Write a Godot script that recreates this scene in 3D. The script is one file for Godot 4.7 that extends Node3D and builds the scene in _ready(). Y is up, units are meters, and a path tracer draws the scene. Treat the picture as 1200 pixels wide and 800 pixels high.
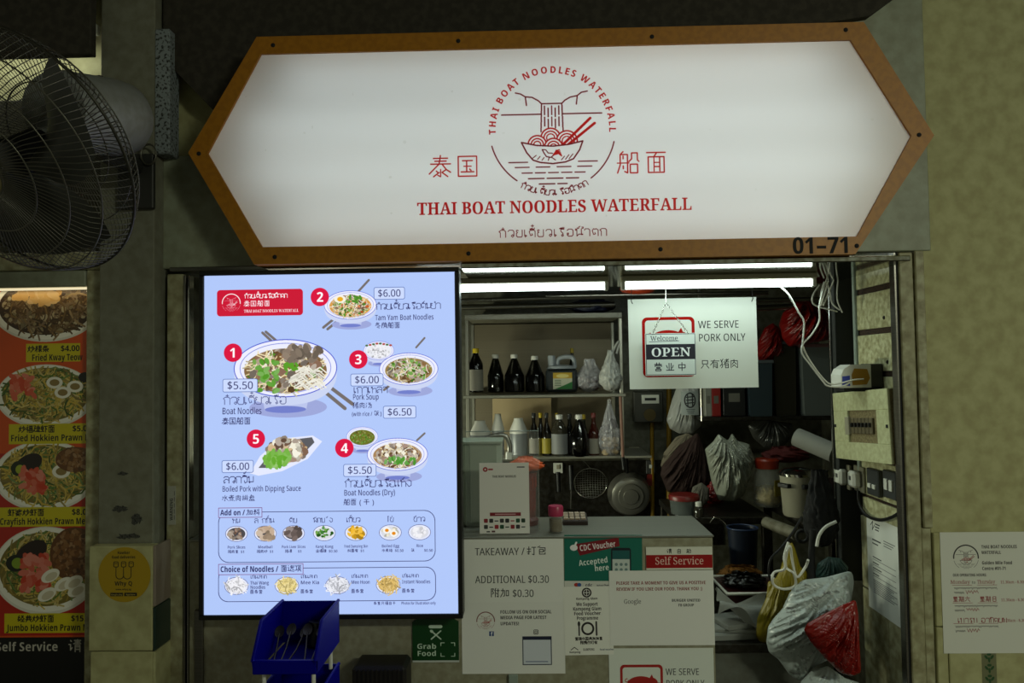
extends Node3D
# A hawker-centre noodle stall at night. Facade plane z = 0, the hall lies towards +z, the kitchen towards -z. Metres, y up.

const FOCAL := 880.0
var eye := Vector3(0, 1.55, 2.2)
var look := Basis.from_euler(Vector3(deg_to_rad(2.1), deg_to_rad(1.36), deg_to_rad(-0.8)))
var taken := {}
var mats := {}
var tex := {}
var rng := RandomNumberGenerator.new()

func at(x: float, y: float, z: float) -> Vector3:      # a point of the plane z that stands at picture position x, y
	var r := look * Vector3((x - 600.0) / FOCAL, (400.0 - y) / FOCAL, -1.0)
	return eye + r * ((z - eye.z) / r.z)

func mpp(z: float) -> float:                            # metres per picture pixel at depth z
	return (eye.z - z) / FOCAL

# ---------------------------------------------------------------- objects
func numbered(called: String) -> String:
	var n: int = taken.get(called, 0)
	taken[called] = n + 1
	return called if n == 0 else "%s_%03d" % [called, n]

func thing(called: String, label: String, category: String, p := Vector3.ZERO, turn := 0.0, group := "") -> Node3D:
	var o := Node3D.new()
	o.name = numbered(called)
	add_child(o)
	o.position = p
	o.rotation.y = turn
	tag(o, label, category, group)
	return o

func tag(o: Node3D, label: String, category: String, group := "") -> Node3D:
	o.set_meta("label", label)
	o.set_meta("category", category)
	if group:
		o.set_meta("group", group)
	return o

func obj(called: String, st: SurfaceTool, m: Material, parent: Node = null) -> MeshInstance3D:
	st.generate_normals()
	var o := MeshInstance3D.new()
	o.mesh = st.commit()
	o.material_override = m
	if parent == null:
		o.name = numbered(called)
		add_child(o)
	else:
		o.name = called
		parent.add_child(o, true)
	return o

func struct(called: String, st: SurfaceTool, m: Material, label := "") -> MeshInstance3D:
	var o := obj(called, st, m)
	o.set_meta("kind", "structure")
	if label:
		o.set_meta("label", label)
	return o

func copy(o: Node3D, label: String, p: Vector3) -> Node3D:
	var c := o.duplicate()
	c.name = numbered(o.name)
	add_child(c)
	c.position = p
	c.set_meta("label", label)
	return c

# ---------------------------------------------------------------- shapes
func new_st() -> SurfaceTool:
	var st := SurfaceTool.new()
	st.begin(Mesh.PRIMITIVE_TRIANGLES)
	st.set_smooth_group(-1)
	return st

func quad(st: SurfaceTool, a: Vector3, b: Vector3, c: Vector3, d: Vector3):   # clockwise seen from the front
	for v in [a, b, c, a, c, d]:
		st.add_vertex(v)

func box(st: SurfaceTool, c: Vector3, s: Vector3, b := Basis.IDENTITY, ch := 0.0):   # a box with chamfered edges
	var h := s * 0.5
	var r: float = ch if ch > 0.0 else minf(0.003, minf(h.x, minf(h.y, h.z)) * 0.35)
	var faces := {}
	for ax in 3:
		var u := (ax + 1) % 3
		var w := (ax + 2) % 3
		for sg in [-1.0, 1.0]:
			var ring := []
			for k in [[-1, -1], [-1, 1], [1, 1], [1, -1]]:
				var v := Vector3.ZERO
				v[ax] = h[ax] * sg
				v[u] = (h[u] - r) * k[0]
				v[w] = (h[w] - r) * k[1]
				ring.append(v)
			faces[[ax, sg]] = ring
	var tri := func(p: Vector3, q: Vector3, t: Vector3):
		var n := (q - p).cross(t - p)
		if n.dot(p + q + t) > 0.0:      # clockwise = the cross product points inwards
			var keep := q
			q = t
			t = keep
		st.add_vertex(c + b * p); st.add_vertex(c + b * q); st.add_vertex(c + b * t)
	for k in faces:
		var f: Array = faces[k]
		tri.call(f[0], f[1], f[2]); tri.call(f[0], f[2], f[3])
	for ax in 3:                       # edge strips along axis ax
		var u := (ax + 1) % 3
		var w := (ax + 2) % 3
		for su in [-1.0, 1.0]:
			for sw in [-1.0, 1.0]:
				var p := []
				for e in [-1.0, 1.0]:
					for k in 2:
						var v := Vector3.ZERO
						v[ax] = (h[ax] - r) * e
						v[u] = (h[u] - (r if k else 0.0)) * su
						v[w] = (h[w] - (0.0 if k else r)) * sw
						p.append(v)
				tri.call(p[0], p[1], p[3]); tri.call(p[0], p[3], p[2])
	for sx in [-1.0, 1.0]:
		for sy in [-1.0, 1.0]:
			for sz in [-1.0, 1.0]:
				var v := Vector3(sx * h.x, sy * h.y, sz * h.z)
				var i := Vector3(sx * r, sy * r, sz * r)
				tri.call(v - Vector3(0, i.y, i.z), v - Vector3(i.x, 0, i.z), v - Vector3(i.x, i.y, 0))

func bx(c: Vector3, s: Vector3, b := Basis.IDENTITY, ch := 0.0) -> SurfaceTool:
	var st := new_st()
	box(st, c, s, b, ch)
	return st

func span(a: Vector3, b: Vector3) -> SurfaceTool:      # a box given by two corners
	return bx((a + b) * 0.5, (b - a).abs())

func lathe(st: SurfaceTool, prof: Array, seg := 20, t := Transform3D.IDENTITY, sx := 1.0, sz := 1.0):
	# prof: Vector2(radius, height) from bottom to top
	var g := 0
	for i in prof.size() - 1:
		var a: Vector2 = prof[i]
		var b: Vector2 = prof[i + 1]
		if i > 0 and absf((a - prof[i - 1]).angle_to(b - a)) > 0.6:
			g += 1
		st.set_smooth_group(g)
		for k in seg:
			var c0 := Vector3(cos(TAU * k / seg) * sx, 0, sin(TAU * k / seg) * sz)
			var c1 := Vector3(cos(TAU * (k + 1) / seg) * sx, 0, sin(TAU * (k + 1) / seg) * sz)
			var p0 := t * (c0 * a.x + Vector3.UP * a.y)
			var p1 := t * (c1 * a.x + Vector3.UP * a.y)
			var q0 := t * (c0 * b.x + Vector3.UP * b.y)
			var q1 := t * (c1 * b.x + Vector3.UP * b.y)
			if b.x > 1e-5:
				for v in [p0, q1, q0]: st.add_vertex(v)
			if a.x > 1e-5:
				for v in [p0, p1, q1]: st.add_vertex(v)
	st.set_smooth_group(-1)

func turned(prof: Array, seg := 20, t := Transform3D.IDENTITY, sx := 1.0, sz := 1.0) -> SurfaceTool:
	var st := new_st()
	lathe(st, prof, seg, t, sx, sz)
	return st

func tube(st: SurfaceTool, pts: Array, r: float, seg := 6, closed := false):
	var n := pts.size()
	var rings := []
	var up := Vector3.UP
	for i in n:
		var p: Vector3 = pts[i]
		var d: Vector3
		if closed:
			d = pts[(i + 1) % n] - pts[(i + n - 1) % n]
		else:
			d = pts[mini(i + 1, n - 1)] - pts[maxi(i - 1, 0)]
		d = d.normalized()
		var s := d.cross(up)
		if s.length() < 0.1:
			s = d.cross(Vector3.RIGHT)
			if s.length() < 0.1:
				s = d.cross(Vector3.BACK)
		s = s.normalized()
		up = s.cross(d).normalized()
		var ring := []
		for k in seg:
			ring.append(p + s * cos(TAU * k / seg) * r + up * sin(TAU * k / seg) * r)
		rings.append(ring)
	st.set_smooth_group(0)
	for i in (n if closed else n - 1):
		var a: Array = rings[i]
		var b: Array = rings[(i + 1) % n]
		for k in seg:
			quad(st, a[k], a[(k + 1) % seg], b[(k + 1) % seg], b[k])
	st.set_smooth_group(-1)
	if not closed:
		for k in range(1, seg - 1):
			for v in [rings[0][0], rings[0][k + 1], rings[0][k]]: st.add_vertex(v)
			for v in [rings[n - 1][0], rings[n - 1][k], rings[n - 1][k + 1]]: st.add_vertex(v)

func rod(pts: Array, r: float, seg := 6, closed := false) -> SurfaceTool:
	var st := new_st()
	tube(st, pts, r, seg, closed)
	return st

func smooth(pts: Array, n := 6) -> Array:               # Catmull-Rom through the points
	var out := []
	for i in pts.size() - 1:
		var a: Vector3 = pts[maxi(i - 1, 0)]
		var b: Vector3 = pts[i]
		var c: Vector3 = pts[i + 1]
		var d: Vector3 = pts[mini(i + 2, pts.size() - 1)]
		for k in n:
			out.append(b.cubic_interpolate(c, a, d, float(k) / n))
	out.append(pts[-1])
	return out

func prism(st: SurfaceTool, poly: PackedVector2Array, z0: float, z1: float, t := Transform3D.IDENTITY):   # z1 is the front
	var idx := Geometry2D.triangulate_polygon(poly)
	if Geometry2D.is_polygon_clockwise(poly):
		poly = poly.duplicate()
		poly.reverse()
		idx = Geometry2D.triangulate_polygon(poly)
	var n := poly.size()
	for i in range(0, idx.size(), 3):
		var a := poly[idx[i]]
		var b := poly[idx[i + 1]]
		var c := poly[idx[i + 2]]
		if (b - a).cross(c - a) > 0:
			var k := b
			b = c
			c = k
		for v in [a, b, c]: st.add_vertex(t * Vector3(v.x, v.y, z1))
		for v in [a, c, b]: st.add_vertex(t * Vector3(v.x, v.y, z0))
	var ccw := not Geometry2D.is_polygon_clockwise(poly)
	for i in n:
		var a := poly[i]
		var b := poly[(i + 1) % n]
		if ccw:
			quad(st, t * Vector3(a.x, a.y, z0), t * Vector3(a.x, a.y, z1), t * Vector3(b.x, b.y, z1), t * Vector3(b.x, b.y, z0))
		else:
			quad(st, t * Vector3(b.x, b.y, z0), t * Vector3(b.x, b.y, z1), t * Vector3(a.x, a.y, z1), t * Vector3(a.x, a.y, z0))

func plate(poly: Array, z0: float, z1: float, t := Transform3D.IDENTITY) -> SurfaceTool:
	var st := new_st()
	prism(st, PackedVector2Array(poly), z0, z1, t)
	return st

func bag(size: Vector3, seed_: int, pinch := 0.12, crumple := 0.16, wide := 0.35, nu := 56, nv := 40) -> SurfaceTool:
	# a filled plastic bag standing at the origin: round below, pleated towards a gathered top
	var st := new_st()
	var ns := FastNoiseLite.new()
	ns.seed = seed_
	ns.frequency = 1.0
	ns.fractal_octaves = 3
	var pos := []
	for j in nv + 1:
		var t := float(j) / nv
		var f: float
		if t < wide:
			f = sqrt(maxf(0.0, 1.0 - pow(1.0 - t / wide, 2.2)))
		else:
			var s := (t - wide) / (1.0 - wide)
			f = lerpf(1.0, pinch, s * s * (3.0 - 2.0 * s))
		var row := []
		for i in nu:
			var a := TAU * i / nu
			var d := Vector3(cos(a), t * 1.6, sin(a))
			var ridge := absf(ns.get_noise_3dv(d * 1.9)) * -2.0 + 0.45
			ridge += (absf(ns.get_noise_3dv(d * 4.6 + Vector3(7, 3, 1))) * -2.0 + 0.4) * 0.5
			var pleat := sin(a * 9.0 + ns.get_noise_3dv(d * 1.3) * 5.0) * smoothstep(wide, 1.0, t) * 0.22
			var r := f * (1.0 + crumple * ridge + pleat)
			row.append(Vector3(cos(a) * r * size.x * 0.5, t * size.y + ns.get_noise_3dv(d * 2.0) * crumple * 0.12 * size.y * (1.0 - f * 0.5), sin(a) * r * size.z * 0.5))
		pos.append(row)
	st.set_smooth_group(0)
	for j in nv:
		for i in nu:
			var i2 := (i + 1) % nu
			quad(st, pos[j][i], pos[j][i2], pos[j + 1][i2], pos[j + 1][i])
	return st

func inflated(outline: Array, z: float, depth: float, seed_: int, gather: Array, folds := 9.0, amp := 0.35, origin := Vector3.ZERO) -> SurfaceTool:
	# a filled bag or draped cloth: an outline in its hanging plane z, blown up to its own thickness, creased towards the point where it is gathered
	var pts := []
	var c := Vector2.ZERO
	for q in outline:
		var p := at(q[0], q[1], z)
		pts.append(Vector2(p.x, p.y))
		c += Vector2(p.x, p.y)
	c /= pts.size()
	var g3 := at(gather[0], gather[1], z)
	var g := Vector2(g3.x, g3.y)
	var ns := FastNoiseLite.new()
	ns.seed = seed_
	ns.frequency = 1.0
	ns.fractal_octaves = 3
	var n := 160
	var m := 44
	var st := new_st()
	var rim := []
	for i in n:
		var d := Vector2.from_angle(TAU * i / n)
		var best := 0.0
		for k in pts.size():
			var hit = Geometry2D.segment_intersects_segment(c, c + d * 10.0, pts[k], pts[(k + 1) % pts.size()])
			if hit != null:
				best = maxf(best, c.distance_to(hit))
		rim.append(best)
	var soft := []
	for i in n:
		soft.append((rim[i] * 2.0 + rim[(i + 1) % n] + rim[(i + n - 1) % n]) / 4.0)
	for face in [1.0, -1.0]:
		var rows := []
		for j in m + 1:
			var s := float(j) / m
			var row := []
			for i in n:
				var p: Vector2 = c + Vector2.from_angle(TAU * i / n) * soft[i] * s
				var away := p - g
				var turn := atan2(away.x, -away.y)
				var dist := away.length()
				var reach := clampf(dist / 0.12, 0.0, 1.0)
				var crease := 0.0
				for o in [[0.5, 2.0, 1.0], [1.3, 4.0, 0.6], [3.1, 7.0, 0.35]]:
					crease += (0.5 - pow(absf(ns.get_noise_3d(turn * folds * o[0] + o[1] * 9.0, dist * o[1], face * 5.0)) * 1.9, 0.7)) * o[2]
				var lump := ns.get_noise_3d(p.x * 7.0, p.y * 7.0, face * 3.0) * 0.35
				var puff := pow(maxf(0.0, 1.0 - pow(s, 2.2)), 0.72)
				var h := depth * 0.5 * puff * (0.35 + 0.65 * reach) * maxf(0.1, 1.0 + amp * crease + amp * lump)
				row.append(Vector3(p.x, p.y, z + face * h) - origin)
			rows.append(row)
		st.set_smooth_group(1)
		for j in m:
			for i in n:
				var i2 := (i + 1) % n
				if face > 0.0:
					quad(st, rows[j][i], rows[j][i2], rows[j + 1][i2], rows[j + 1][i])
				else:
					quad(st, rows[j][i], rows[j + 1][i], rows[j + 1][i2], rows[j][i2])
	return st

func sheet_grid(w: float, h: float, nx: int, ny: int, f: Callable, thick := 0.002) -> SurfaceTool:   # cloth: f(u, v) -> offset
	var st := new_st()
	st.set_smooth_group(0)
	var p := func(i, j, back):
		var u := float(i) / nx
		var v := float(j) / ny
		return Vector3((u - 0.5) * w, (v - 0.5) * h, -thick if back else 0.0) + f.call(u, v)
	for j in ny:
		for i in nx:
			quad(st, p.call(i, j, false), p.call(i, j + 1, false), p.call(i + 1, j + 1, false), p.call(i + 1, j, false))
	st.set_smooth_group(1)
	for j in ny:
		for i in nx:
			quad(st, p.call(i, j, true), p.call(i + 1, j, true), p.call(i + 1, j + 1, true), p.call(i, j + 1, true))
	st.set_smooth_group(-1)
	for i in nx:
		quad(st, p.call(i, 0, true), p.call(i, 0, false), p.call(i + 1, 0, false), p.call(i + 1, 0, true))
		quad(st, p.call(i, ny, false), p.call(i, ny, true), p.call(i + 1, ny, true), p.call(i + 1, ny, false))
	for j in ny:
		quad(st, p.call(0, j, false), p.call(0, j, true), p.call(0, j + 1, true), p.call(0, j + 1, false))
		quad(st, p.call(nx, j, true), p.call(nx, j, false), p.call(nx, j + 1, false), p.call(nx, j + 1, true))
	return st

# a printed sheet or board w x h centred on the origin, front towards +z; the print lies on the front face by its own uv
func printed(called: String, w: float, h: float, thick: float, m: Material, parent: Node = null, bend := 0.0, edge: Material = null) -> MeshInstance3D:
	var st := SurfaceTool.new()
	st.begin(Mesh.PRIMITIVE_TRIANGLES)
	var n := 8 if bend != 0.0 else 1
	st.set_smooth_group(0)
	var z := func(u): return bend * (pow(2.0 * u - 1.0, 2.0) - 1.0) if bend != 0.0 else 0.0
	for i in n:
		var u0 := float(i) / n
		var u1 := float(i + 1) / n
		for k in [[u0, 0.0], [u0, 1.0], [u1, 1.0], [u0, 0.0], [u1, 1.0], [u1, 0.0]]:
			st.set_uv(Vector2(k[0], 1.0 - k[1]))
			st.add_vertex(Vector3((k[0] - 0.5) * w, (k[1] - 0.5) * h, z.call(k[0])))
	st.generate_normals()
	var mesh := st.commit()
	var sb := new_st()
	for i in n:
		var x0 := (float(i) / n - 0.5) * w
		var x1 := (float(i + 1) / n - 0.5) * w
		var a: float = z.call(float(i) / n)
		var b: float = z.call(float(i + 1) / n)
		var y := h * 0.5
		quad(sb, Vector3(x0, -y, a - thick), Vector3(x1, -y, b - thick), Vector3(x1, y, b - thick), Vector3(x0, y, a - thick))
		quad(sb, Vector3(x0, y, a), Vector3(x0, y, a - thick), Vector3(x1, y, b - thick), Vector3(x1, y, b))
		quad(sb, Vector3(x0, -y, a), Vector3(x1, -y, b), Vector3(x1, -y, b - thick), Vector3(x0, -y, a - thick))
	var e0: float = z.call(0.0)
	quad(sb, Vector3(-w / 2, -h / 2, e0 - thick), Vector3(-w / 2, h / 2, e0 - thick), Vector3(-w / 2, h / 2, e0), Vector3(-w / 2, -h / 2, e0))
	quad(sb, Vector3(w / 2, -h / 2, e0), Vector3(w / 2, h / 2, e0), Vector3(w / 2, h / 2, e0 - thick), Vector3(w / 2, -h / 2, e0 - thick))
	sb.generate_normals()
	sb.commit(mesh)
	mesh.surface_set_material(0, m)
	mesh.surface_set_material(1, edge if edge else mat("paper", Color(0.85, 0.85, 0.82), 0.8))
	var o := MeshInstance3D.new()
	o.mesh = mesh
	if parent == null:
		o.name = numbered(called)
		add_child(o)
	else:
		o.name = called
		parent.add_child(o, true)
	return o

# ---------------------------------------------------------------- materials
func noise_tex(key: String, freq: float, lo: Color, hi: Color, oct := 4, seed_ := 1, size := 256, a := 0.0, b := 1.0) -> Texture2D:
	if tex.has(key):
		return tex[key]
	var ns := FastNoiseLite.new()
	ns.frequency = freq
	ns.fractal_octaves = oct
	ns.seed = seed_
	var t := NoiseTexture2D.new()
	t.width = size
	t.height = size
	t.seamless = true
	t.noise = ns
	var g := Gradient.new()
	g.offsets = PackedFloat32Array([a, b])
	g.colors = PackedColorArray([lo, hi])
	t.color_ramp = g
	tex[key] = t
	return t

func image_tex(key: String, w: int, h: int, f: Callable) -> Texture2D:
	if not tex.has(key):
		var im := Image.create(w, h, false, Image.FORMAT_RGB8)
		for y in h:
			for x in w:
				im.set_pixel(x, y, f.call(x, y))
		tex[key] = ImageTexture.create_from_image(im)
	return tex[key]

func mat(key: String, col: Color, rough := 0.6, metal := 0.0, t: Texture2D = null, scale := 1.0, bump: Texture2D = null, depth := 0.0) -> StandardMaterial3D:
	if mats.has(key):
		return mats[key]
	var m := StandardMaterial3D.new()
	m.resource_name = key
	m.albedo_color = col
	m.roughness = rough
	m.metallic = metal
	if t:
		m.albedo_texture = t
	if bump:
		m.heightmap_enabled = true
		m.heightmap_texture = bump
		m.heightmap_scale = depth
	if t or bump:
		m.uv1_triplanar = true
		m.uv1_world_triplanar = true
		m.uv1_scale = Vector3.ONE * scale
	mats[key] = m
	return m

func glow(key: String, col: Color, energy: float) -> StandardMaterial3D:
	if mats.has(key):
		return mats[key]
	var m := mat(key, Color(0.9, 0.9, 0.9), 0.4)
	m.emission_enabled = true
	m.emission = col
	m.emission_energy_multiplier = energy
	return m

func glass(key: String, col: Color, alpha: float, rough := 0.05) -> StandardMaterial3D:
	if mats.has(key):
		return mats[key]
	var m := mat(key, Color(col, alpha), rough)
	m.transparency = BaseMaterial3D.TRANSPARENCY_ALPHA
	return m

func print_mat(s: Sheet, rough := 0.6, tint := Color.WHITE) -> StandardMaterial3D:
	var m := StandardMaterial3D.new()
	m.resource_name = "print"
	m.albedo_color = tint
	m.albedo_texture = s.done()
	m.texture_repeat = false
	m.roughness = rough
	return m

func area(parent: Node, called: String, p: Vector3, dir: Vector3, size: Vector2, energy: float, col := Color.WHITE) -> AreaLight3D:
	var l := AreaLight3D.new()
	l.name = called
	l.area_size = size
	l.light_energy = energy
	l.light_color = col
	l.area_range = 12.0
	l.shadow_enabled = true
	parent.add_child(l, true)
	l.position = p
	l.basis = Basis.looking_at(dir, Vector3.UP if absf(dir.y) < 0.9 else Vector3.BACK)
	return l

# ---------------------------------------------------------------- print: lettering, posters and screens drawn into an Image
const CJK := {
	"泰": "32D2 44C4 16F6 8076490D 96CAFC 8A8F6E 5B6C 3F7C CA9C 9CDF", "国": "11E1EF1F11 44B4 58A8 3CCC 747C 9AAB",
	"船": "4022 22290F 22727F5E 0888 4345 4A4C A1A587 A1E1E6F7 99E9EF9F99", "面": "11E1 8164 24D4DF2F24 646E A4AE 68A8 6BAB",
	"炒": "1528 6547 42390E 385C B1B9 9486 D4F7 E87F", "粿": "2336 6355 0878 414F 390D 91E1E79791 94E4 8AFA B1BF BA8E BAFE",
	"条": "6125 52B26618 44E8 2AEA 888F7E 6B2E ABDE", "福": "3041 145409 373F 495B 71F1 83E3E68683 78F8FF7F78 B8BF 7BFB",
	"建": "11512656380D 293DFE 73E3E9 66F6 79E9 7CEC B0BD", "虾": "1363691913 404D 0E7D 5C7E 82F2 B2BF B5E9",
	"婆": "1123 1536 194A 53E3D5 5348 9196 66C658 7A3DBF BA2F 1BEB", "经": "41155518 0A6A 1D6B 82D278 A4F8 8AEA BABE 7EFE",
	"典": "33D3D9 333A 616A A1AA 36D6 1AFA 5B2F BBEF", "请": "2132 06262D4A 71F1 83E3 65F5 B0B5 87E7EF 878F 89E9 8CEC",
	"自": "8163 33D3DF3F33 37D7 3BCB", "助": "222D 22626C 2666 2A6A 0D7B 84E4EDBE B1B57F", "行": "6125 5519 383F 82F2 76F6 B6BFAE",
	"打": "0565 313E1D 0A69 82F2 C2CF9E", "包": "5012 43E3E8C9 46B6BA4A 464EEEEB", "附": "111F 115135583A 9074 828F A4F4 D1DFBE A8BA",
	"加": "14747D5E 41480F A4E4EDADA4", "只": "32C2C83832 5A1F AAEF", "有": "13F3 71630A 56C6CF9E 565F 59C9 5CCC",
	"猪": "5025 11344D2F 380C 82E2 B0B5 65F5 E06A 98E8EF9F98 9BEB", "肉": "23D3DFBE 232F 717549 75B9 7A4D 7AAD",
	"营": "13E3 5054 A0A4 2725E5E7 58B8BA5A58 3CDCDF3F3C", "业": "616D A1AD 153A E5CA 1EFE", "中": "24E4EA2A24 808F",
	"冬": "6025 52B219 54EA 6ABB 5DCF", "荫": "12E2 5054 A0A4 151F 15454838 757C6F 75E5EFCE 78E8 7BEB", "汤": "1224 0617 0E29 62C276E6EECF C77F",
	"水": "818F6E 15551C D489 85FD", "煮": "32B2 7076 06E6 D118 48B8BC4C48 1E0F 5E5F 9EAF DEFF", "拼": "0565 313E1D 0A69 9183 D1C3 75F5 6AFA 957E D5DF",
	"盘": "7052 53C3C8 534A2B 5777 16E6 2BDBDF 2B2F 6B6F 9B9F 0FFF", "干": "32D2 18F8 828F", "料": "2336 6355 0777 414F 3A0D 92B4 87A9 7BFA D0DF",
	"选": "1122 06262C 0DFF 9175 72F2 65F5 A56C C5CBFB", "项": "0272 424C 0D7B 81F1 94E4EB 949B B6AC7F CBFF", "星": "32C2C63632 34C4 6749 39D9 4CCC 2FEF 888F", "期": "0272 313B 616B 3565 3868 0B8B 3D1F 6D8F A2E2EFCE A29F A6E6 AAEA", "六": "7183 25E5 691E 98EF", "日": "42C2CF4F42 48C8", "饭": "4025 2262 383E5C 92E2 928C6F 96E67F 98FF",
}
const THAI := {
	"ก": "4F482654A4C6CF", "ว": "3654A4C6CDAF8DABCD", "ย": "65443658393D5FBFCDC4", "เ": "343D4F6D4C3D", "แ": "343D4F5D4C3D 848D9FAD9C8D", "ต": "7A8C5D37547594C6CF",
	"ร": "B464679AAE8F7D9C", "อ": "3654A4C6CDAF5F3D3A5A5C3C", "น": "3454563634 545F 5F8CBC C4CDEDECCC", "า": "4654A4C6CF", "ม": "3454563634 545D 4D6F6D4D 5DCDC4",
	"ำ": "01212303 4654A4C6CF", "ล": "3654A4C6CF CA783B4F6D", "ห": "3454563634 545F 58A6C8CF", "จ": "3654A4C6CD8F7B", "ง": "6484C6CD8F4A", "บ": "3454563634 545FCFC4",
	"ข": "34546656395FBFC4", "ไ": "A171828F", "ผ": "3454563634 545F8ACFC4", "ุ": "", "ู": "",
}
const MARKS := {"๋": "8084 62A2", "ี": "43628293B343 B1B3", "ื": "43628293B343 B1B3 9193", "้": "62638381A0", "ั": "626383A1", "่": "8083", "ิ": "43628293B343", "๊": "62638382A1"}
static var fonts := []
static var glyphs := {}

class Sheet:
	var im: Image
	var k: float
	var rng := RandomNumberGenerator.new()
	var fonts: Array
	var glyphs: Dictionary

	func _init(w: float, h: float, scale: float, bg: Color, fonts_: Array, glyphs_: Dictionary):
		k = scale * 2.0
		im = Image.create(int(w * scale) * 2, int(h * scale) * 2, false, Image.FORMAT_RGB8)
		im.fill(bg)
		rng.seed = 11
		fonts = fonts_
		glyphs = glyphs_

	func done() -> Texture2D:
		im.shrink_x2()
		return ImageTexture.create_from_image(im)

	func rect(x: float, y: float, w: float, h: float, c: Color):
		im.fill_rect(Rect2i(roundi(x * k), roundi(y * k), maxi(1, roundi(w * k)), maxi(1, roundi(h * k))), c)

	func poly(p: PackedVector2Array, c: Color):
		var n := p.size()
		var y0 := 1e9
		var y1 := -1e9
		for v in p:
			y0 = minf(y0, v.y)
			y1 = maxf(y1, v.y)
		for y in range(maxi(0, ceili(y0 * k - 0.5)), mini(im.get_height(), ceili(y1 * k - 0.5))):
			var yy := (y + 0.5) / k
			var xs := []
			var j := n - 1
			for i in n:
				var a := p[i]
				var b := p[j]
				if (a.y > yy) != (b.y > yy):
					xs.append(a.x + (yy - a.y) * (b.x - a.x) / (b.y - a.y))
				j = i
			if xs.size() > 2:
				xs.sort()
			elif xs.size() == 2 and xs[0] > xs[1]:
				xs.reverse()
			for i in range(0, xs.size() - 1, 2):
				var x0 := ceili(xs[i] * k - 0.5)
				var x1 := ceili(xs[i + 1] * k - 0.5)
				if x1 > x0:
					im.fill_rect(Rect2i(x0, y, x1 - x0, 1), c)

	func ell(cx: float, cy: float, rx: float, ry: float, c: Color, rot := 0.0, n := 0):
		if n == 0:
			n = clampi(int(maxf(rx, ry) * k * 0.5), 8, 64)
		var p := PackedVector2Array()
		for i in n:
			p.append(Vector2(cx, cy) + Vector2(cos(TAU * i / n) * rx, sin(TAU * i / n) * ry).rotated(rot))
		poly(p, c)

	func line(pts: Array, w: float, c: Color):
		for i in pts.size() - 1:
			var a: Vector2 = pts[i]
			var b: Vector2 = pts[i + 1]
			var s := (b - a).normalized().orthogonal() * w * 0.5
			poly(PackedVector2Array([a + s, b + s, b - s, a - s]), c)
		if w * k > 2.5:
			for p in pts:
				ell(p.x, p.y, w * 0.5, w * 0.5, c, 0.0, 8)

	func arc(cx: float, cy: float, rx: float, ry: float, a0: float, a1: float, w: float, c: Color, n := 24):
		var p := []
		for i in n + 1:
			var a := lerpf(a0, a1, float(i) / n)
			p.append(Vector2(cx + cos(a) * rx, cy + sin(a) * ry))
		line(p, w, c)

	func rrect(x: float, y: float, w: float, h: float, r: float, c: Color, outline := 0.0):
		var p := PackedVector2Array()
		for q in 4:
			var o: Vector2 = [Vector2(x + w - r, y + h - r), Vector2(x + r, y + h - r), Vector2(x + r, y + r), Vector2(x + w - r, y + r)][q]
			for i in 7:
				p.append(o + Vector2.from_angle(PI / 2 * (q + i / 6.0)) * r)
		if outline > 0.0:
			var l := Array(p)
			l.append(p[0])
			line(l, outline, c)
		else:
			poly(p, c)

	func glyph(ch: String, font: int) -> Array:      # [triangles in em, advance]
		var key := ch + str(font)
		if not glyphs.has(key):
			var f: Font = fonts[font]
			var tri := PackedVector2Array()
			if ch != " ":
				var tm := TextMesh.new()
				tm.font = f
				tm.font_size = 64
				tm.pixel_size = 1.0 / 64
				tm.depth = 0.0
				tm.curve_step = 3.0
				tm.horizontal_alignment = HORIZONTAL_ALIGNMENT_LEFT
				tm.text = ch
				var arr := tm.surface_get_arrays(0)
				var v: PackedVector3Array = arr[Mesh.ARRAY_VERTEX]
				var ix: PackedInt32Array = arr[Mesh.ARRAY_INDEX] if arr[Mesh.ARRAY_INDEX] != null else PackedInt32Array(range(v.size()))
				var line_h: float = f.get_height(64) / 64.0
				var base: float = line_h * 0.5 - f.get_ascent(64) / 64.0
				var normals = arr[Mesh.ARRAY_NORMAL]
				for i in range(0, ix.size() - 2, 3):
					if normals != null and normals[ix[i]].z < 0.5:
						continue
					for q in 3:
						tri.append(Vector2(v[ix[i + q]].x, base - v[ix[i + q]].y))
			glyphs[key] = [tri, f.get_string_size(ch, HORIZONTAL_ALIGNMENT_LEFT, -1, 64).x / 64.0]
		return glyphs[key]

	func put(tri: PackedVector2Array, t: Transform2D, c: Color):
		for i in range(0, tri.size(), 3):
			poly(PackedVector2Array([t * tri[i], t * tri[i + 1], t * tri[i + 2]]), c)

	func width(s: String, size: float, font := 0) -> float:
		var w := 0.0
		for ch in s:
			w += glyph(ch, font)[1]
		return w * size

	# x, y: the left end of the baseline (align 0), its middle (1) or its right end (2); fit: squeeze or widen to this width
	func text(s: String, x: float, y: float, size: float, c: Color, font := 0, align := 0, fit := 0.0, tilt := 0.0):
		var w := width(s, size, font)
		var sx := fit / w if fit > 0.0 else 1.0
		var pen := -w * sx * align * 0.5
		for ch in s:
			var g := glyph(ch, font)
			put(g[0], Transform2D(tilt, Vector2(x, y)) * Transform2D(Vector2(size * sx, 0), Vector2(0, size), Vector2(pen, 0)), c)
			pen += g[1] * size * sx

	func arc_text(s: String, cx: float, cy: float, r: float, mid: float, size: float, c: Color, font := 0, gap := 1.0):
		var a := mid - width(s, size, font) * gap / r * 0.5
		for ch in s:
			var g := glyph(ch, font)
			var half: float = g[1] * size * gap / r * 0.5
			a += half
			put(g[0], Transform2D(a + PI / 2, Vector2(cx, cy) + Vector2.from_angle(a) * r) * Transform2D(Vector2(size, 0), Vector2(0, size), Vector2(-g[1] * size * 0.5, 0)), c)
			a += half

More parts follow.
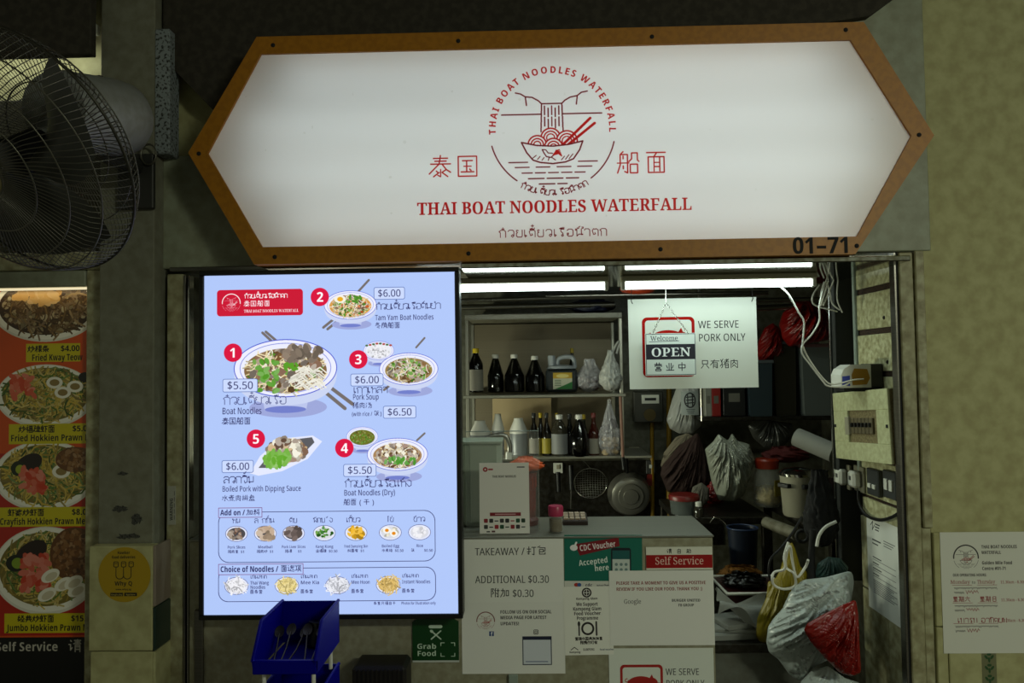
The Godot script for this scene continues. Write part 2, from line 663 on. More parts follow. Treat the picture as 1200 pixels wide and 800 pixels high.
	func strokes(code: String, t: Transform2D, w: float, c: Color):
		for part in code.split(" ", false):
			var pts := []
			for i in range(0, part.length() - 1, 2):
				pts.append(t * Vector2(part.substr(i, 1).hex_to_int(), part.substr(i + 1, 1).hex_to_int()))
			line(pts, w, c)

	# Chinese and Thai by strokes on a 16 x 16 grid; x, y: upper left corner of the first character
	func hand(s: String, x: float, y: float, size: float, c: Color, w := 0.08, step := 1.08, slant := 0.0, rise := 0.0):
		var pen := Vector2(x, y)
		var last := pen
		var stacked := 0
		for ch in s:
			var u := size / 16.0
			if MARKS.has(ch):
				strokes(MARKS[ch], Transform2D(Vector2(u, 0), Vector2(-slant * u, u), last - Vector2(0, stacked * u * 4.0)), w * size, c)
				stacked += 1
				continue
			stacked = 0
			if not CJK.has(ch) and ch.unicode_at(0) > 0x4000:      # a rarer character, printed too small to read
				ch = CJK.keys()[ch.unicode_at(0) % CJK.size()]
			if ch != " ":
				strokes(CJK.get(ch, THAI.get(ch, "3454563634 545F C4CF")), Transform2D(Vector2(u, rise * u), Vector2(-slant * u, u), pen), w * size, c)
			last = pen
			pen += Vector2(1, rise) * (size * (step if CJK.has(ch) else step * (0.42 if ch == "เ" else 0.76)))

	# heaped food inside an ellipse: cols is a list of [colour, share, kind] with kind 0 lump, 1 strand
	func food(cx: float, cy: float, rx: float, ry: float, base: Color, cols: Array, n: int, big: float):
		ell(cx, cy, rx, ry, base)
		for i in n:
			var q: Array = cols[rng.randi() % cols.size()]
			var a := rng.randf() * TAU
			var r := sqrt(rng.randf()) * 0.88
			var p := Vector2(cx + cos(a) * r * rx, cy + sin(a) * r * ry)
			var col: Color = q[0]
			col = col.lightened(rng.randf() * 0.25) if rng.randf() < 0.5 else col.darkened(rng.randf() * 0.35)
			var s: float = big * q[1] * rng.randf_range(0.6, 1.3)
			if q[2] == 1:
				var d := Vector2.from_angle(rng.randf() * TAU) * s * 1.6
				var b := d.orthogonal() * rng.randf_range(-0.6, 0.6)
				line([p - d, p + b - d * 0.3, p + b + d * 0.4, p + d], maxf(0.6, s * 0.28), col)
			else:
				ell(p.x, p.y, s, s * rng.randf_range(0.45, 0.9), col, rng.randf() * PI, 9)

	func bowl(cx: float, cy: float, rx: float, ry: float, base: Color, cols: Array, n: int, rim: Color):
		var white := Color(0.93, 0.94, 1.0)
		ell(cx + rx * 0.05, cy + ry * 1.35, rx * 0.75, ry * 0.35, Color(0.62, 0.66, 0.86))
		poly(PackedVector2Array([Vector2(cx - rx * 0.45, cy + ry), Vector2(cx - rx * 0.4, cy + ry * 1.45), Vector2(cx + rx * 0.4, cy + ry * 1.45), Vector2(cx + rx * 0.45, cy + ry)]), Color(0.74, 0.78, 0.93))
		ell(cx, cy + ry * 1.42, rx * 0.4, ry * 0.12, Color(0.45, 0.5, 0.8))
		var p := PackedVector2Array()
		for i in 25:
			var a := PI * i / 24.0
			p.append(Vector2(cx + cos(a) * rx, cy + pow(sin(a), 0.7) * ry * 1.28))
		poly(p, Color(0.80, 0.84, 0.96))
		ell(cx, cy, rx, ry, rim)
		ell(cx, cy, rx * 0.985, ry * 0.97, white)
		arc(cx, cy, rx * 0.88, ry * 0.86, 0, TAU, rx * 0.012, rim.lerp(white, 0.3), 40)
		food(cx, cy + ry * 0.08, rx * 0.8, ry * 0.76, base, cols, int(n * 1.6), rx * 0.075)

func sheet(w: float, h: float, scale: float, bg: Color) -> Sheet:
	return Sheet.new(w, h, scale, bg, fonts, glyphs)

# ---------------------------------------------------------------- what is printed on things
func print_emblem(s: Sheet, cx: float, cy: float, u: float, red: Color, dark: Color, paper: Color, detail := true):
	# round emblem: waterfall of noodles into a boat-shaped bowl; u = size of one drawing unit (the emblem is 740 units wide)
	var L := func(x: float, y: float) -> Vector2: return Vector2(cx + (x - 410) * u, cy + (y - 375) * u)
	var w := 7.0 * u
	var path := func(a: Array, ww: float, c: Color):
		var p := []
		for i in range(0, a.size(), 2):
			p.append(L.call(a[i], a[i + 1]))
		s.line(p, ww, c)
	if detail:
		var t := "THAI BOAT NOODLES WATERFALL"
		s.arc_text(t, cx, cy, 316 * u, -PI / 2, 52 * u, red, 1, deg_to_rad(190.0) * 316 / s.width(t, 52.0, 1))
	else:
		s.arc(cx, cy, 345 * u, 345 * u, PI * 0.98, TAU * 1.01, 34 * u, dark)
	s.arc(cx, cy, 350 * u, 350 * u, deg_to_rad(165), deg_to_rad(125), w, dark)
	s.arc(cx, cy, 350 * u, 350 * u, deg_to_rad(13), deg_to_rad(53), w, dark)
	path.call([207, 168, 235, 174, 262, 191, 300, 195, 335, 215, 352, 232], w, dark)
	path.call([262, 191, 268, 240], w, dark)
	path.call([608, 166, 575, 172, 552, 190, 512, 198, 482, 215, 465, 232], w, dark)
	path.call([552, 190, 546, 238], w, dark)
	path.call([352, 232, 465, 232], w, dark)
	path.call([352, 232, 347, 390], w, dark)
	path.call([465, 232, 470, 390], w, dark)
	path.call([128, 291, 347, 291], w * 0.9, dark)
	path.call([468, 291, 687, 291], w * 0.9, dark)
	for i in 5:
		var x := 368.0 + i * 20.0
		var y := 246.0 + (i % 2) * 12.0
		path.call([x, y, x, y + 48], w, dark)
		path.call([x, y + 62, x, y + 112], w, dark)
	for q in [[400, 425, 58], [490, 445, 62], [325, 462, 55], [415, 478, 54]]:
		var c: Vector2 = L.call(q[0], q[1])
		s.ell(c.x, c.y, q[2] * u, q[2] * u, red)
		s.ell(c.x, c.y, (q[2] - 8) * u, (q[2] - 8) * u, paper)
		s.ell(c.x, c.y, (q[2] - 17) * u, (q[2] - 17) * u, red)
		s.ell(c.x, c.y, (q[2] - 24) * u, (q[2] - 24) * u, paper)
		s.ell(c.x, c.y, (q[2] - 32) * u, (q[2] - 32) * u, red)
		s.ell(c.x, c.y, (q[2] - 38) * u, (q[2] - 38) * u, paper)
	path.call([622, 318, 470, 462], 14 * u, red)
	path.call([646, 347, 480, 478], 14 * u, red)
	var hull := []
	for p in [[237, 448], [320, 466], [410, 472], [500, 464], [578, 446], [560, 495], [525, 545], [480, 562], [410, 570], [340, 562], [300, 548], [265, 505], [237, 448]]:
		hull.append(L.call(p[0], p[1]))
	s.poly(PackedVector2Array(hull), paper)
	s.line(hull, w * 1.1, dark)
	# the bird on the bowl: body, tail, legs, comb
	s.ell(L.call(390, 518).x, L.call(390, 518).y, 26 * u, 14 * u, paper, 0.3)
	path.call([352, 490, 362, 510, 375, 530, 400, 535, 418, 520, 430, 495], 6 * u, dark)
	path.call([352, 490, 372, 492, 385, 510, 410, 512], 5 * u, dark)
	for q in 5:
		path.call([412, 522, 430 + q * 3, 498 + q * 4, 448 + q * 3, 492 + q * 9], 6 * u, red)
	path.call([390, 535, 385, 552], 5 * u, dark)
	path.call([405, 535, 425, 550], 5 * u, dark)
	for q in [[295, 540, 318, 522], [325, 545, 340, 528], [350, 550, 362, 535], [522, 518, 500, 545], [500, 522, 480, 548], [475, 530, 458, 550]]:
		path.call(q, 4.5 * u, dark)
	for r in [[560, 165, 270, 552, 657], [588, 200, 278, 317, 393, 433, 510, 547, 626], [620, 238, 295, 312, 368, 385, 440, 458, 515, 532, 588], [652, 273, 360, 377, 465, 483, 552], [683, 332, 420, 435, 488]]:
		for i in range(1, r.size(), 2):
			path.call([r[i], r[0], r[i + 1], r[0]], w * 0.9, dark)
	if detail:
		var t := "ก๋วยเตี๋ยวเรือน้ำตก"
		var a := deg_to_rad(117.0)
		var k := 42.0 * u / 16.0
		var turn := a
		var stacked := 0
		for ch in t:
			if MARKS.has(ch):
				s.strokes(MARKS[ch], Transform2D(turn - PI / 2, L.call(410, 375) + Vector2.from_angle(turn) * 332 * u) * Transform2D(Vector2(k, 0), Vector2(0, k), Vector2(-8 * k, -4.0 * k * stacked)), 4.5 * u, dark)
				stacked += 1
				continue
			stacked = 0
			turn = a
			s.strokes(THAI[ch], Transform2D(turn - PI / 2, L.call(410, 375) + Vector2.from_angle(turn) * 332 * u) * Transform2D(Vector2(k, 0), Vector2(0, k), Vector2(-8 * k, 0)), 4.5 * u, dark)
			a -= deg_to_rad(57.0) / 13.0

func print_shop_sign() -> Sheet:          # centimetres
	var paper := Color(0.95, 0.95, 0.96)
	var red := Color(0.72, 0.06, 0.05)
	var dark := Color(0.42, 0.03, 0.06)
	var s := sheet(196, 55.5, 10.0, paper)
	for i in 26:                          # faint stains in the acrylic
		var g := rng.randf_range(0.90, 0.94)
		s.ell(rng.randf() * 196, rng.randf() * 55, rng.randf_range(0.15, 0.5), rng.randf_range(0.15, 0.5), Color(g, g, g))
	print_emblem(s, 97.1, 23.2, 0.04975, red, dark, paper)
	s.text("THAI BOAT NOODLES WATERFALL", 59.3, 46.5, 4.75, red, 3, 0, 75.8)
	s.hand("ก๋วยเตี๋ยวเรือน้ำตก", 81.6, 50.5, 2.85, dark, 0.07, 1.06)
	s.hand("泰国", 62.8, 30.0, 6.3, red, 0.055, 1.22)
	s.hand("船面", 114.9, 30.0, 6.3, red, 0.055, 1.22)
	return s

const NAVY := Color(0.16, 0.16, 0.36)

func price(s: Sheet, x: float, y: float, w: float, h: float, t: String):
	s.rrect(x, y, w, h, 2.0, Color(0.80, 0.86, 1.0))
	s.rrect(x, y, w, h, 2.0, Color(0.36, 0.45, 0.70), 0.7)
	s.text(t, x + w / 2, y + h * 0.78, h * 0.82, NAVY, 0, 1, w * 0.76)

func number(s: Sheet, x: float, y: float, t: String):
	s.ell(x, y, 10.8, 10.8, Color(0.86, 0.05, 0.25))
	s.text(t, x, y + 5.6, 15.5, Color(1, 1, 1), 1, 1)

func print_menu() -> Sheet:               # one unit = one 296th of the screen's width
	var bg := Color(0.700, 0.790, 0.985)
	var s := sheet(296, 395, 3.0, bg)
	var blue := Color(0.25, 0.30, 0.80)
	var stick := Color(0.46, 0.43, 0.42)
	s.rrect(15, 17, 102, 31, 4, Color(0.80, 0.07, 0.20))
	print_emblem(s, 32, 32.5, 0.031, Color(1, 0.95, 0.95), Color(1, 0.95, 0.95), Color(0.80, 0.07, 0.20), false)
	s.hand("ก๋วยเตี๋ยวเรือน้ำตก", 47, 21, 6.5, Color(1, 1, 1), 0.11, 0.78)
	s.hand("泰国船面", 47, 30, 7, Color(1, 1, 1), 0.09, 1.15)
	s.text("THAI BOAT NOODLES WATERFALL", 47, 44, 4.6, Color(1, 1, 1), 3, 0, 65)
	var egg := [Color(0.96, 0.94, 0.86), 1.0, 0]
	var noodle := [Color(0.93, 0.86, 0.66), 1.0, 1]
	var white_noodle := [Color(0.95, 0.94, 0.88), 1.0, 1]
	var meat := [Color(0.55, 0.42, 0.34), 1.1, 0]
	var grey_meat := [Color(0.66, 0.60, 0.54), 1.2, 0]
	var herb := [Color(0.35, 0.58, 0.16), 0.8, 0]
	var leaf := [Color(0.18, 0.45, 0.12), 0.9, 0]
	var chili := [Color(0.85, 0.40, 0.15), 0.6, 0]
	var broth := [Color(0.50, 0.36, 0.20), 0.9, 0]
	# dish 2
	s.line([Vector2(195, 8), Vector2(180, 24)], 2.6, stick)
	s.line([Vector2(141, 63), Vector2(160, 48)], 3.0, stick)
	s.line([Vector2(146, 65), Vector2(165, 50)], 3.0, stick)
	s.bowl(173, 37, 31, 17, Color(0.86, 0.62, 0.30), [noodle, noodle, chili, herb, meat, white_noodle], 230, blue)
	s.ell(161, 30, 7, 4.5, Color(0.97, 0.96, 0.9)); s.ell(161, 30, 3.6, 2.8, Color(0.92, 0.68, 0.12))
	for i in 14: s.ell(170 + rng.randf() * 16, 26 + rng.randf() * 8, 2.2, 1.4, Color(0.3, 0.55, 0.15), rng.randf() * 3, 8)
	number(s, 137, 27, "2")
	price(s, 201, 17, 36, 14, "$6.00")
	s.hand("ก๋วยเตี๋ยวเรือต้มยำ", 202, 34, 9.5, NAVY, 0.065, 0.80)
	s.text("Tam Yam Boat Noodles", 202, 55.5, 8.6, NAVY, 0, 0, 69)
	s.hand("冬荫船面", 202, 58, 7, NAVY, 0.08, 1.08)
	# dish 1
	s.line([Vector2(69, 68), Vector2(84, 82)], 3.0, stick)
	s.line([Vector2(73, 67), Vector2(88, 80)], 3.0, stick)
	s.line([Vector2(142, 138), Vector2(166, 158)], 4.2, stick)
	s.line([Vector2(150, 134), Vector2(175, 153)], 4.2, stick)
	s.bowl(96, 110, 61, 34, Color(0.52, 0.40, 0.26), [noodle, noodle, grey_meat, meat, herb, broth, white_noodle], 420, blue)
	for i in 30: s.ell(103 + rng.randf_range(-8, 34), 88 + rng.randf_range(-3, 14), 6, 3.6, Color(0.62, 0.55, 0.48).darkened(rng.randf() * 0.4), rng.randf() * 3, 9)
	for i in 26: s.ell(64 + rng.randf() * 22, 97 + rng.randf() * 40, 4.4, 2.8, Color(0.30, 0.58, 0.12).lightened(rng.randf() * 0.3), rng.randf() * 3, 8)
	for i in 40:
		var q := Vector2(98 + rng.randf() * 32, 112 + rng.randf() * 22)
		s.line([q, q + Vector2(8, -4), q + Vector2(15, 2)], 1.4, Color(0.97, 0.96, 0.90).darkened(rng.randf() * 0.15))
	for i in 12: s.ell(96 + rng.randf() * 14, 105 + rng.randf() * 8, 3.4, 1.8, Color(0.35, 0.62, 0.15), rng.randf() * 3, 8)
	number(s, 34, 91, "1")
	price(s, 22, 122, 41, 15, "$5.50")
	s.hand("ก๋วยเตี๋ยวเรือ", 21, 140, 12.5, Color(0.30, 0.32, 0.52), 0.06, 0.86)
	s.text("Boat Noodles", 21, 163, 10.5, NAVY, 0, 0, 47)
	s.hand("泰国船面", 21, 167, 8.2, NAVY, 0.08, 1.06)
	# dish 3
	s.bowl(206, 91, 18, 11, Color(0.92, 0.93, 0.96), [[Color(0.95, 0.95, 0.97), 1.0, 0]], 70, blue)
	for i in 8: s.ell(192 + i * 4, 82.5 + absf(i - 3.5) * 0.7, 1.9, 1.2, [Color(0.3, 0.45, 0.25), Color(0.7, 0.3, 0.25)][i % 2], 0, 7)
	s.line([Vector2(260, 77), Vector2(250, 88)], 2.2, stick)
	s.line([Vector2(212, 137), Vector2(226, 126)], 2.8, stick)
	s.bowl(241, 113, 34.5, 19, Color(0.60, 0.50, 0.28), [noodle, grey_meat, herb, broth, white_noodle], 260, blue)
	number(s, 182, 101, "3")
	price(s, 173, 118, 38, 14, "$6.00")
	s.hand("เกาเหลา", 175, 131, 10, NAVY, 0.065, 0.86)
	s.text("Pork Soup", 175, 148, 9, NAVY, 0, 0, 31)
	s.hand("猪肉汤", 175, 151, 7.2, NAVY, 0.08, 1.08)
	s.text("(with rice /", 174, 167, 6.6, NAVY, 0, 0, 24)
	s.hand("饭", 200, 161, 6, NAVY, 0.08)
	s.text(")", 207, 167, 6.6, NAVY)
	price(s, 211, 156, 38, 14, "$6.50")
	# dish 5
	s.poly(PackedVector2Array([Vector2(54, 232), Vector2(66, 212), Vector2(90, 192), Vector2(128, 189), Vector2(139, 196), Vector2(122, 216), Vector2(92, 230), Vector2(64, 235)]), Color(0.90, 0.92, 1.0))
	s.poly(PackedVector2Array([Vector2(64, 226), Vector2(90, 195), Vector2(127, 191), Vector2(130, 197), Vector2(112, 215), Vector2(88, 226)]), Color(0.36, 0.36, 0.38))
	s.food(97, 206, 24, 14, Color(0.62, 0.52, 0.38), [grey_meat, meat, [Color(0.80, 0.68, 0.50), 1.0, 0], egg], 130, 4.4)
	for i in 46: s.ell(72 + rng.randf() * 28, 214 + rng.randf_range(-6, 10), 5, 2.6, Color(0.38, 0.66, 0.16).lightened(rng.randf() * 0.35), rng.randf() * 3, 8)
	number(s, 61, 192, "5")
	price(s, 21, 217, 37, 14, "$6.00")
	s.hand("ลวกจิ้ม", 21, 233, 11, NAVY, 0.065, 0.86)
	s.text("Boiled Pork with Dipping Sauce", 21, 253, 8.6, NAVY, 0, 0, 93)
	s.hand("水煮肉拼盘", 21, 257, 7.2, NAVY, 0.08, 1.1)
	# dish 4
	s.bowl(186, 191, 18.5, 11.5, Color(0.42, 0.44, 0.14), [herb, [Color(0.5, 0.48, 0.2), 0.8, 0]], 60, blue)
	s.line([Vector2(259, 188), Vector2(250, 196)], 2.2, stick)
	s.bowl(227, 212, 35.5, 19, Color(0.66, 0.52, 0.36), [noodle, meat, grey_meat, white_noodle, egg, broth], 260, blue)
	for i in 24: s.ell(213 + rng.randf() * 34, 216 + rng.randf() * 8, 3.2, 1.8, Color(0.25, 0.55, 0.12).lightened(rng.randf() * 0.3), rng.randf() * 3, 8)
	number(s, 165, 204, "4")
	price(s, 164, 223, 38, 14, "$5.50")
	s.hand("ก๋วยเตี๋ยวเรือแห้ง", 164, 239, 11, NAVY, 0.06, 0.76)
	s.text("Boat Noodles (Dry)", 164, 259, 9, NAVY, 0, 0, 60)
	s.hand("船面", 164, 263, 7.2, NAVY, 0.08, 1.1)
	s.text("(", 182, 270, 8, NAVY); s.hand("干", 187, 263, 7, NAVY, 0.08); s.text(")", 197, 270, 8, NAVY)
	# add-ons
	s.rrect(17, 277, 253, 58, 12, NAVY, 0.7)
	s.rect(17, 272, 51, 11, bg)
	s.line([Vector2(17, 272), Vector2(68, 272), Vector2(68, 283), Vector2(17, 283), Vector2(17, 272)], 0.6, Color(0.5, 0.3, 0.5))
	s.text("Add on /", 19, 280.5, 8.6, NAVY, 1, 0, 29)
	s.hand("加料", 50, 273.5, 7.4, NAVY, 0.09, 1.1)
	var xs := [38, 72, 105, 141, 178, 218, 252]
	var th := ["หมู", "ลูกชิ้น", "ตับ", "ผักบุ้ง", "เกี๊ยว", "ไข่", "ข้าว"]
	var en := ["Pork Slices", "Meatball", "Pork Liver Slices", "Kang Kong", "Fried Dumpling Skin", "Boiled Egg", "Rice"]
	var cn := ["猪肉片", "猪肉丸", "猪肝", "空心菜", "炸面皮", "水煮蛋", "饭"]
	var cost := ["$1", "$1", "$1", "$0.50", "$1", "$0.50", "$0.50"]
	var fill := [[meat, grey_meat], [[Color(0.75, 0.65, 0.55), 2.0, 0]], [[Color(0.48, 0.42, 0.40), 1.8, 0]], [leaf, herb], [[Color(0.95, 0.72, 0.15), 1.5, 0]], [egg], [[Color(0.95, 0.95, 0.97), 1.0, 0]]]
	for i in 7:
		var dark_dish: bool = i in [0, 1, 2]
		s.ell(xs[i], 302, 13, 9, NAVY)
		s.ell(xs[i], 302, 12.6, 8.6, Color(0.9, 0.92, 1.0))
		s.food(xs[i], 302, 10.5, 7, Color(0.30, 0.29, 0.30) if dark_dish else Color(0.86, 0.87, 0.9), fill[i], 26, 2.2)
		if i == 5:
			for e in [Vector2(-4, -2.5), Vector2(4, 1)]:
				s.ell(xs[i] + e.x, 302 + e.y, 4.6, 3.8, Color(0.97, 0.97, 0.95)); s.ell(xs[i] + e.x, 302 + e.y, 2.3, 2.0, Color(0.90, 0.55, 0.10))
		s.hand(th[i], xs[i] - th[i].length() * 2.0, 283, 7, NAVY, 0.075, 0.86)
		s.text(en[i], xs[i], 319, 4.4, NAVY, 0, 1, minf(28.0, s.width(en[i], 4.4, 0)))
		s.hand(cn[i], xs[i] - 10, 320.5, 3.9, NAVY, 0.1, 1.1)
		s.text(cost[i], xs[i] + 5, 324.3, 4.2, NAVY)
	# noodles
	s.rrect(17, 342, 253, 38, 11, NAVY, 0.7)
	s.rect(17, 337, 99, 12, bg)
	s.line([Vector2(17, 337), Vector2(116, 337), Vector2(116, 349), Vector2(17, 349), Vector2(17, 337)], 0.6, Color(0.5, 0.3, 0.5))
	s.text("Choice of Noodles /", 19, 346, 9, NAVY, 1, 0, 68)
	s.hand("面选项", 90, 338.5, 7.6, NAVY, 0.09, 1.08)
	var nx := [38, 97, 156, 215]
	var nen := [["Thai Wang", "Noodles"], ["Mee Kia", ""], ["Mee Hoon", ""], ["Instant Noodles", ""]]
	var nfill := [Color(0.95, 0.95, 0.97), Color(0.93, 0.85, 0.55), Color(0.93, 0.94, 0.97), Color(0.88, 0.74, 0.42)]
	for i in 4:
		s.ell(nx[i], 362, 14, 10, NAVY)
		s.ell(nx[i], 362, 13.6, 9.6, Color(0.9, 0.92, 1.0))
		s.food(nx[i], 362, 11.5, 8, nfill[i].darkened(0.1), [[nfill[i], 1.2, 1]], 60, 3.0)
		s.hand("เส้นเล็ก", nx[i] + 16, 349, 5, NAVY, 0.08, 0.8)
		s.text(nen[i][0], nx[i] + 16, 360.5, 5.4, NAVY, 0, 0, 22 if i < 3 else 33)
		if nen[i][1]:
			s.text(nen[i][1], nx[i] + 16, 365.5, 5.4, NAVY, 0, 0, 18)
		s.hand("面条粉", nx[i] + 16, 366.5, 4.6, NAVY, 0.09, 1.1)
	s.hand("图片只供参考", 198, 381, 3.8, NAVY, 0.09, 1.15)
	s.text("Photos for Illustration only", 230, 384.5, 4.2, NAVY, 0, 0, 40)
	return s

func print_neighbour_menu() -> Sheet:     # one unit = one picture pixel; 165 wide, 492 high
	var s := sheet(165, 492, 4.0, Color(0.80, 0.30, 0.05))
	s.rect(0, 195, 165, 215, Color(0.68, 0.12, 0.04))
	s.rect(0, 412, 165, 80, Color(0.02, 0.02, 0.02))
	var dish := func(cx, cy, rx, ry, base, cols, n):
		s.ell(cx, cy, rx, ry, Color(0.86, 0.85, 0.80))
		s.ell(cx, cy - 1, rx * 0.97, ry * 0.95, Color(0.93, 0.92, 0.88))
		s.food(cx, cy - 2, rx * 0.88, ry * 0.84, base, cols, n, 6.5)
	var dark_noodle := [Color(0.36, 0.25, 0.12), 1.0, 1]
	var pale := [Color(0.72, 0.63, 0.33), 1.0, 1]
	var yellow := [Color(0.78, 0.66, 0.25), 0.9, 1]
	var green := [Color(0.30, 0.42, 0.12), 0.9, 1]
	var prawn := [Color(0.82, 0.26, 0.12), 0.9, 0]
	dish.call(110, 22, 66, 40, Color(0.22, 0.14, 0.06), [dark_noodle, dark_noodle, [Color(0.50, 0.38, 0.20), 1.0, 1], [Color(0.62, 0.55, 0.40), 0.6, 0]], 420)
	for i in 40: s.ell(95 + rng.randf_range(-22, 30), 6 + rng.randf_range(-4, 8), 7, 4, Color(0.78, 0.58, 0.28).lightened(rng.randf() * 0.3), rng.randf() * 3, 9)
	dish.call(110, 127, 60, 38, Color(0.46, 0.40, 0.16), [pale, yellow, yellow, green], 420)
	for i in 34: s.ell(84 + rng.randf_range(-16, 16), 112 + rng.randf_range(-10, 16), 5.5, 3, Color(0.80, 0.25, 0.12).lightened(rng.randf() * 0.4), rng.randf() * 3, 9)
	for q in [[121, 111], [131, 123], [146, 116]]:
		s.ell(q[0], q[1], 10, 7, Color(0.93, 0.91, 0.86)); s.ell(q[0], q[1], 6, 4, Color(0.55, 0.46, 0.26))
	s.ell(158, 105, 8, 6, Color(0.10, 0.08, 0.07))
	dish.call(110, 222, 62, 42, Color(0.46, 0.40, 0.16), [pale, yellow, yellow, green], 420)
	s.ell(90, 208, 18, 11, Color(0.12, 0.07, 0.04), -0.5)
	s.ell(78, 213, 9, 9, Color(0.10, 0.14, 0.05)); s.ell(80, 214, 5.5, 5.5, Color(0.62, 0.66, 0.18))
	for i in 40: s.ell(96 + rng.randf_range(-14, 14), 228 + rng.randf_range(-14, 12), 6, 3.4, Color(0.78, 0.22, 0.10).lightened(rng.randf() * 0.4), rng.randf() * 3, 9)
	s.ell(130, 217, 11, 8, Color(0.93, 0.91, 0.86)); s.ell(130, 217, 6.5, 4.6, Color(0.55, 0.46, 0.26))
	s.food(147, 203, 24, 15, Color(0.40, 0.24, 0.10), [[Color(0.48, 0.30, 0.12), 0.7, 0]], 120, 4)
	dish.call(112, 334, 64, 52, Color(0.46, 0.40, 0.16), [pale, yellow, green], 480)
	s.ell(94, 314, 22, 13, Color(0.14, 0.07, 0.04), -0.6)
	s.ell(76, 325, 12, 10, Color(0.08, 0.10, 0.04)); s.ell(78, 325, 7, 6.5, Color(0.50, 0.60, 0.16))
	s.food(147, 315, 30, 32, Color(0.38, 0.22, 0.08), [[Color(0.46, 0.28, 0.11), 0.7, 0]], 240, 4.5)
	for i in 50: s.ell(100 + rng.randf_range(-15, 14), 334 + rng.randf_range(-16, 22), 7, 4, Color(0.76, 0.20, 0.10).lightened(rng.randf() * 0.4), rng.randf() * 3, 9)
	for q in [[118, 340], [134, 350], [114, 362], [150, 357], [146, 348]]:
		s.ell(q[0], q[1], 12, 7, Color(0.92, 0.90, 0.85), -0.5); s.ell(q[0] + 1, q[1] + 1, 8, 4.4, Color(0.80, 0.76, 0.66), -0.5)
	var strips := [[86, 64, 66, 22, "炒粿条", "$4.00", "Fried Kway Teow", 28], [66, 160, 110, 24, "炒福建虾面", "$5.00", "Fried Hokkien Prawn Mee", 12], [54, 259, 122, 23, "虾婆炒虾面", "$8.00", "Crayfish Hokkien Prawn Mee", 12], [63, 384, 112, 23, "经典炒虾面", "$15.00", "Jumbo Hokkien Prawn Mee", 16]]
	for q in strips:
		s.rect(q[0], q[1], q[2], q[3], Color(0.78, 0.72, 0.04))
		s.hand(q[4], q[0] + (2 if q[7] == 28 else q[7]), q[1] + 2, 8.5, Color(0.06, 0.05, 0.02), 0.12, 1.05)
		s.text(q[5], 128.0 if q[7] == 28 else 143.0, q[1] + 9.5, 9.5, Color(0.06, 0.05, 0.02), 1)
		s.text(q[6], q[0] + 2 + (q[7] - 12) * 0.3, q[1] + 20.5, 10.5, Color(0.06, 0.05, 0.02), 1, 0, 62.0 if q[7] == 28 else 108.0)
	s.text("Self Service", 53, 428, 14, Color(0.72, 0.70, 0.66), 1, 0, 75)
	s.hand("请自助", 141, 415, 15, Color(0.72, 0.70, 0.66), 0.1, 1.1)
	return s

func print_takeaway() -> Sheet:           # 120 x 75
	var s := sheet(120, 75, 5.0, Color(0.93, 0.93, 0.91))
	var ink := Color(0.08, 0.08, 0.09)
	s.text("TAKEAWAY /", 17, 21, 11.5, ink, 0, 0, 58)
	s.hand("打包", 78, 11, 10.5, ink, 0.085, 1.1)
	s.text("ADDITIONAL $0.30", 17, 53, 11.5, ink, 0, 0, 86)
	s.hand("附加", 35, 59, 10.5, ink, 0.085, 1.08)
	s.text("$0.30", 60, 69, 11.5, ink, 0, 0, 25)
	return s

func print_social() -> Sheet:             # 120 x 85
	var s := sheet(120, 85, 5.0, Color(0.92, 0.92, 0.90))
	var ink := Color(0.12, 0.10, 0.11)
	print_emblem(s, 28, 24, 0.030, Color(0.6, 0.15, 0.12), Color(0.45, 0.15, 0.14), Color(0.92, 0.92, 0.90), false)
	s.text("FOLLOW US ON OUR SOCIAL", 45, 15.5, 5.2, ink, 1, 0, 60)
	s.text("MEDIA PAGE FOR LATEST", 45, 22, 5.2, ink, 1, 0, 54)
	s.text("UPDATES!", 45, 29, 5.2, ink, 1, 0, 22)
	s.rect(32, 36, 5.4, 5.4, Color(0.12, 0.25, 0.5))
	s.text("f", 34.8, 41.2, 6, Color(1, 1, 1), 1, 1)
	s.rrect(84, 34.5, 5, 5, 1.3, ink, 0.7); s.arc(86.5, 37, 1.3, 1.3, 0, TAU, 0.6, ink)
	s.rect(70.5, 42, 34, 33, Color(0.08, 0.11, 0.22))
	s.rect(71.5, 46, 32, 28, Color(0.84, 0.86, 0.90))
	s.rect(74, 70.5, 26, 1.2, Color(0.5, 0.54, 0.66))
	return s

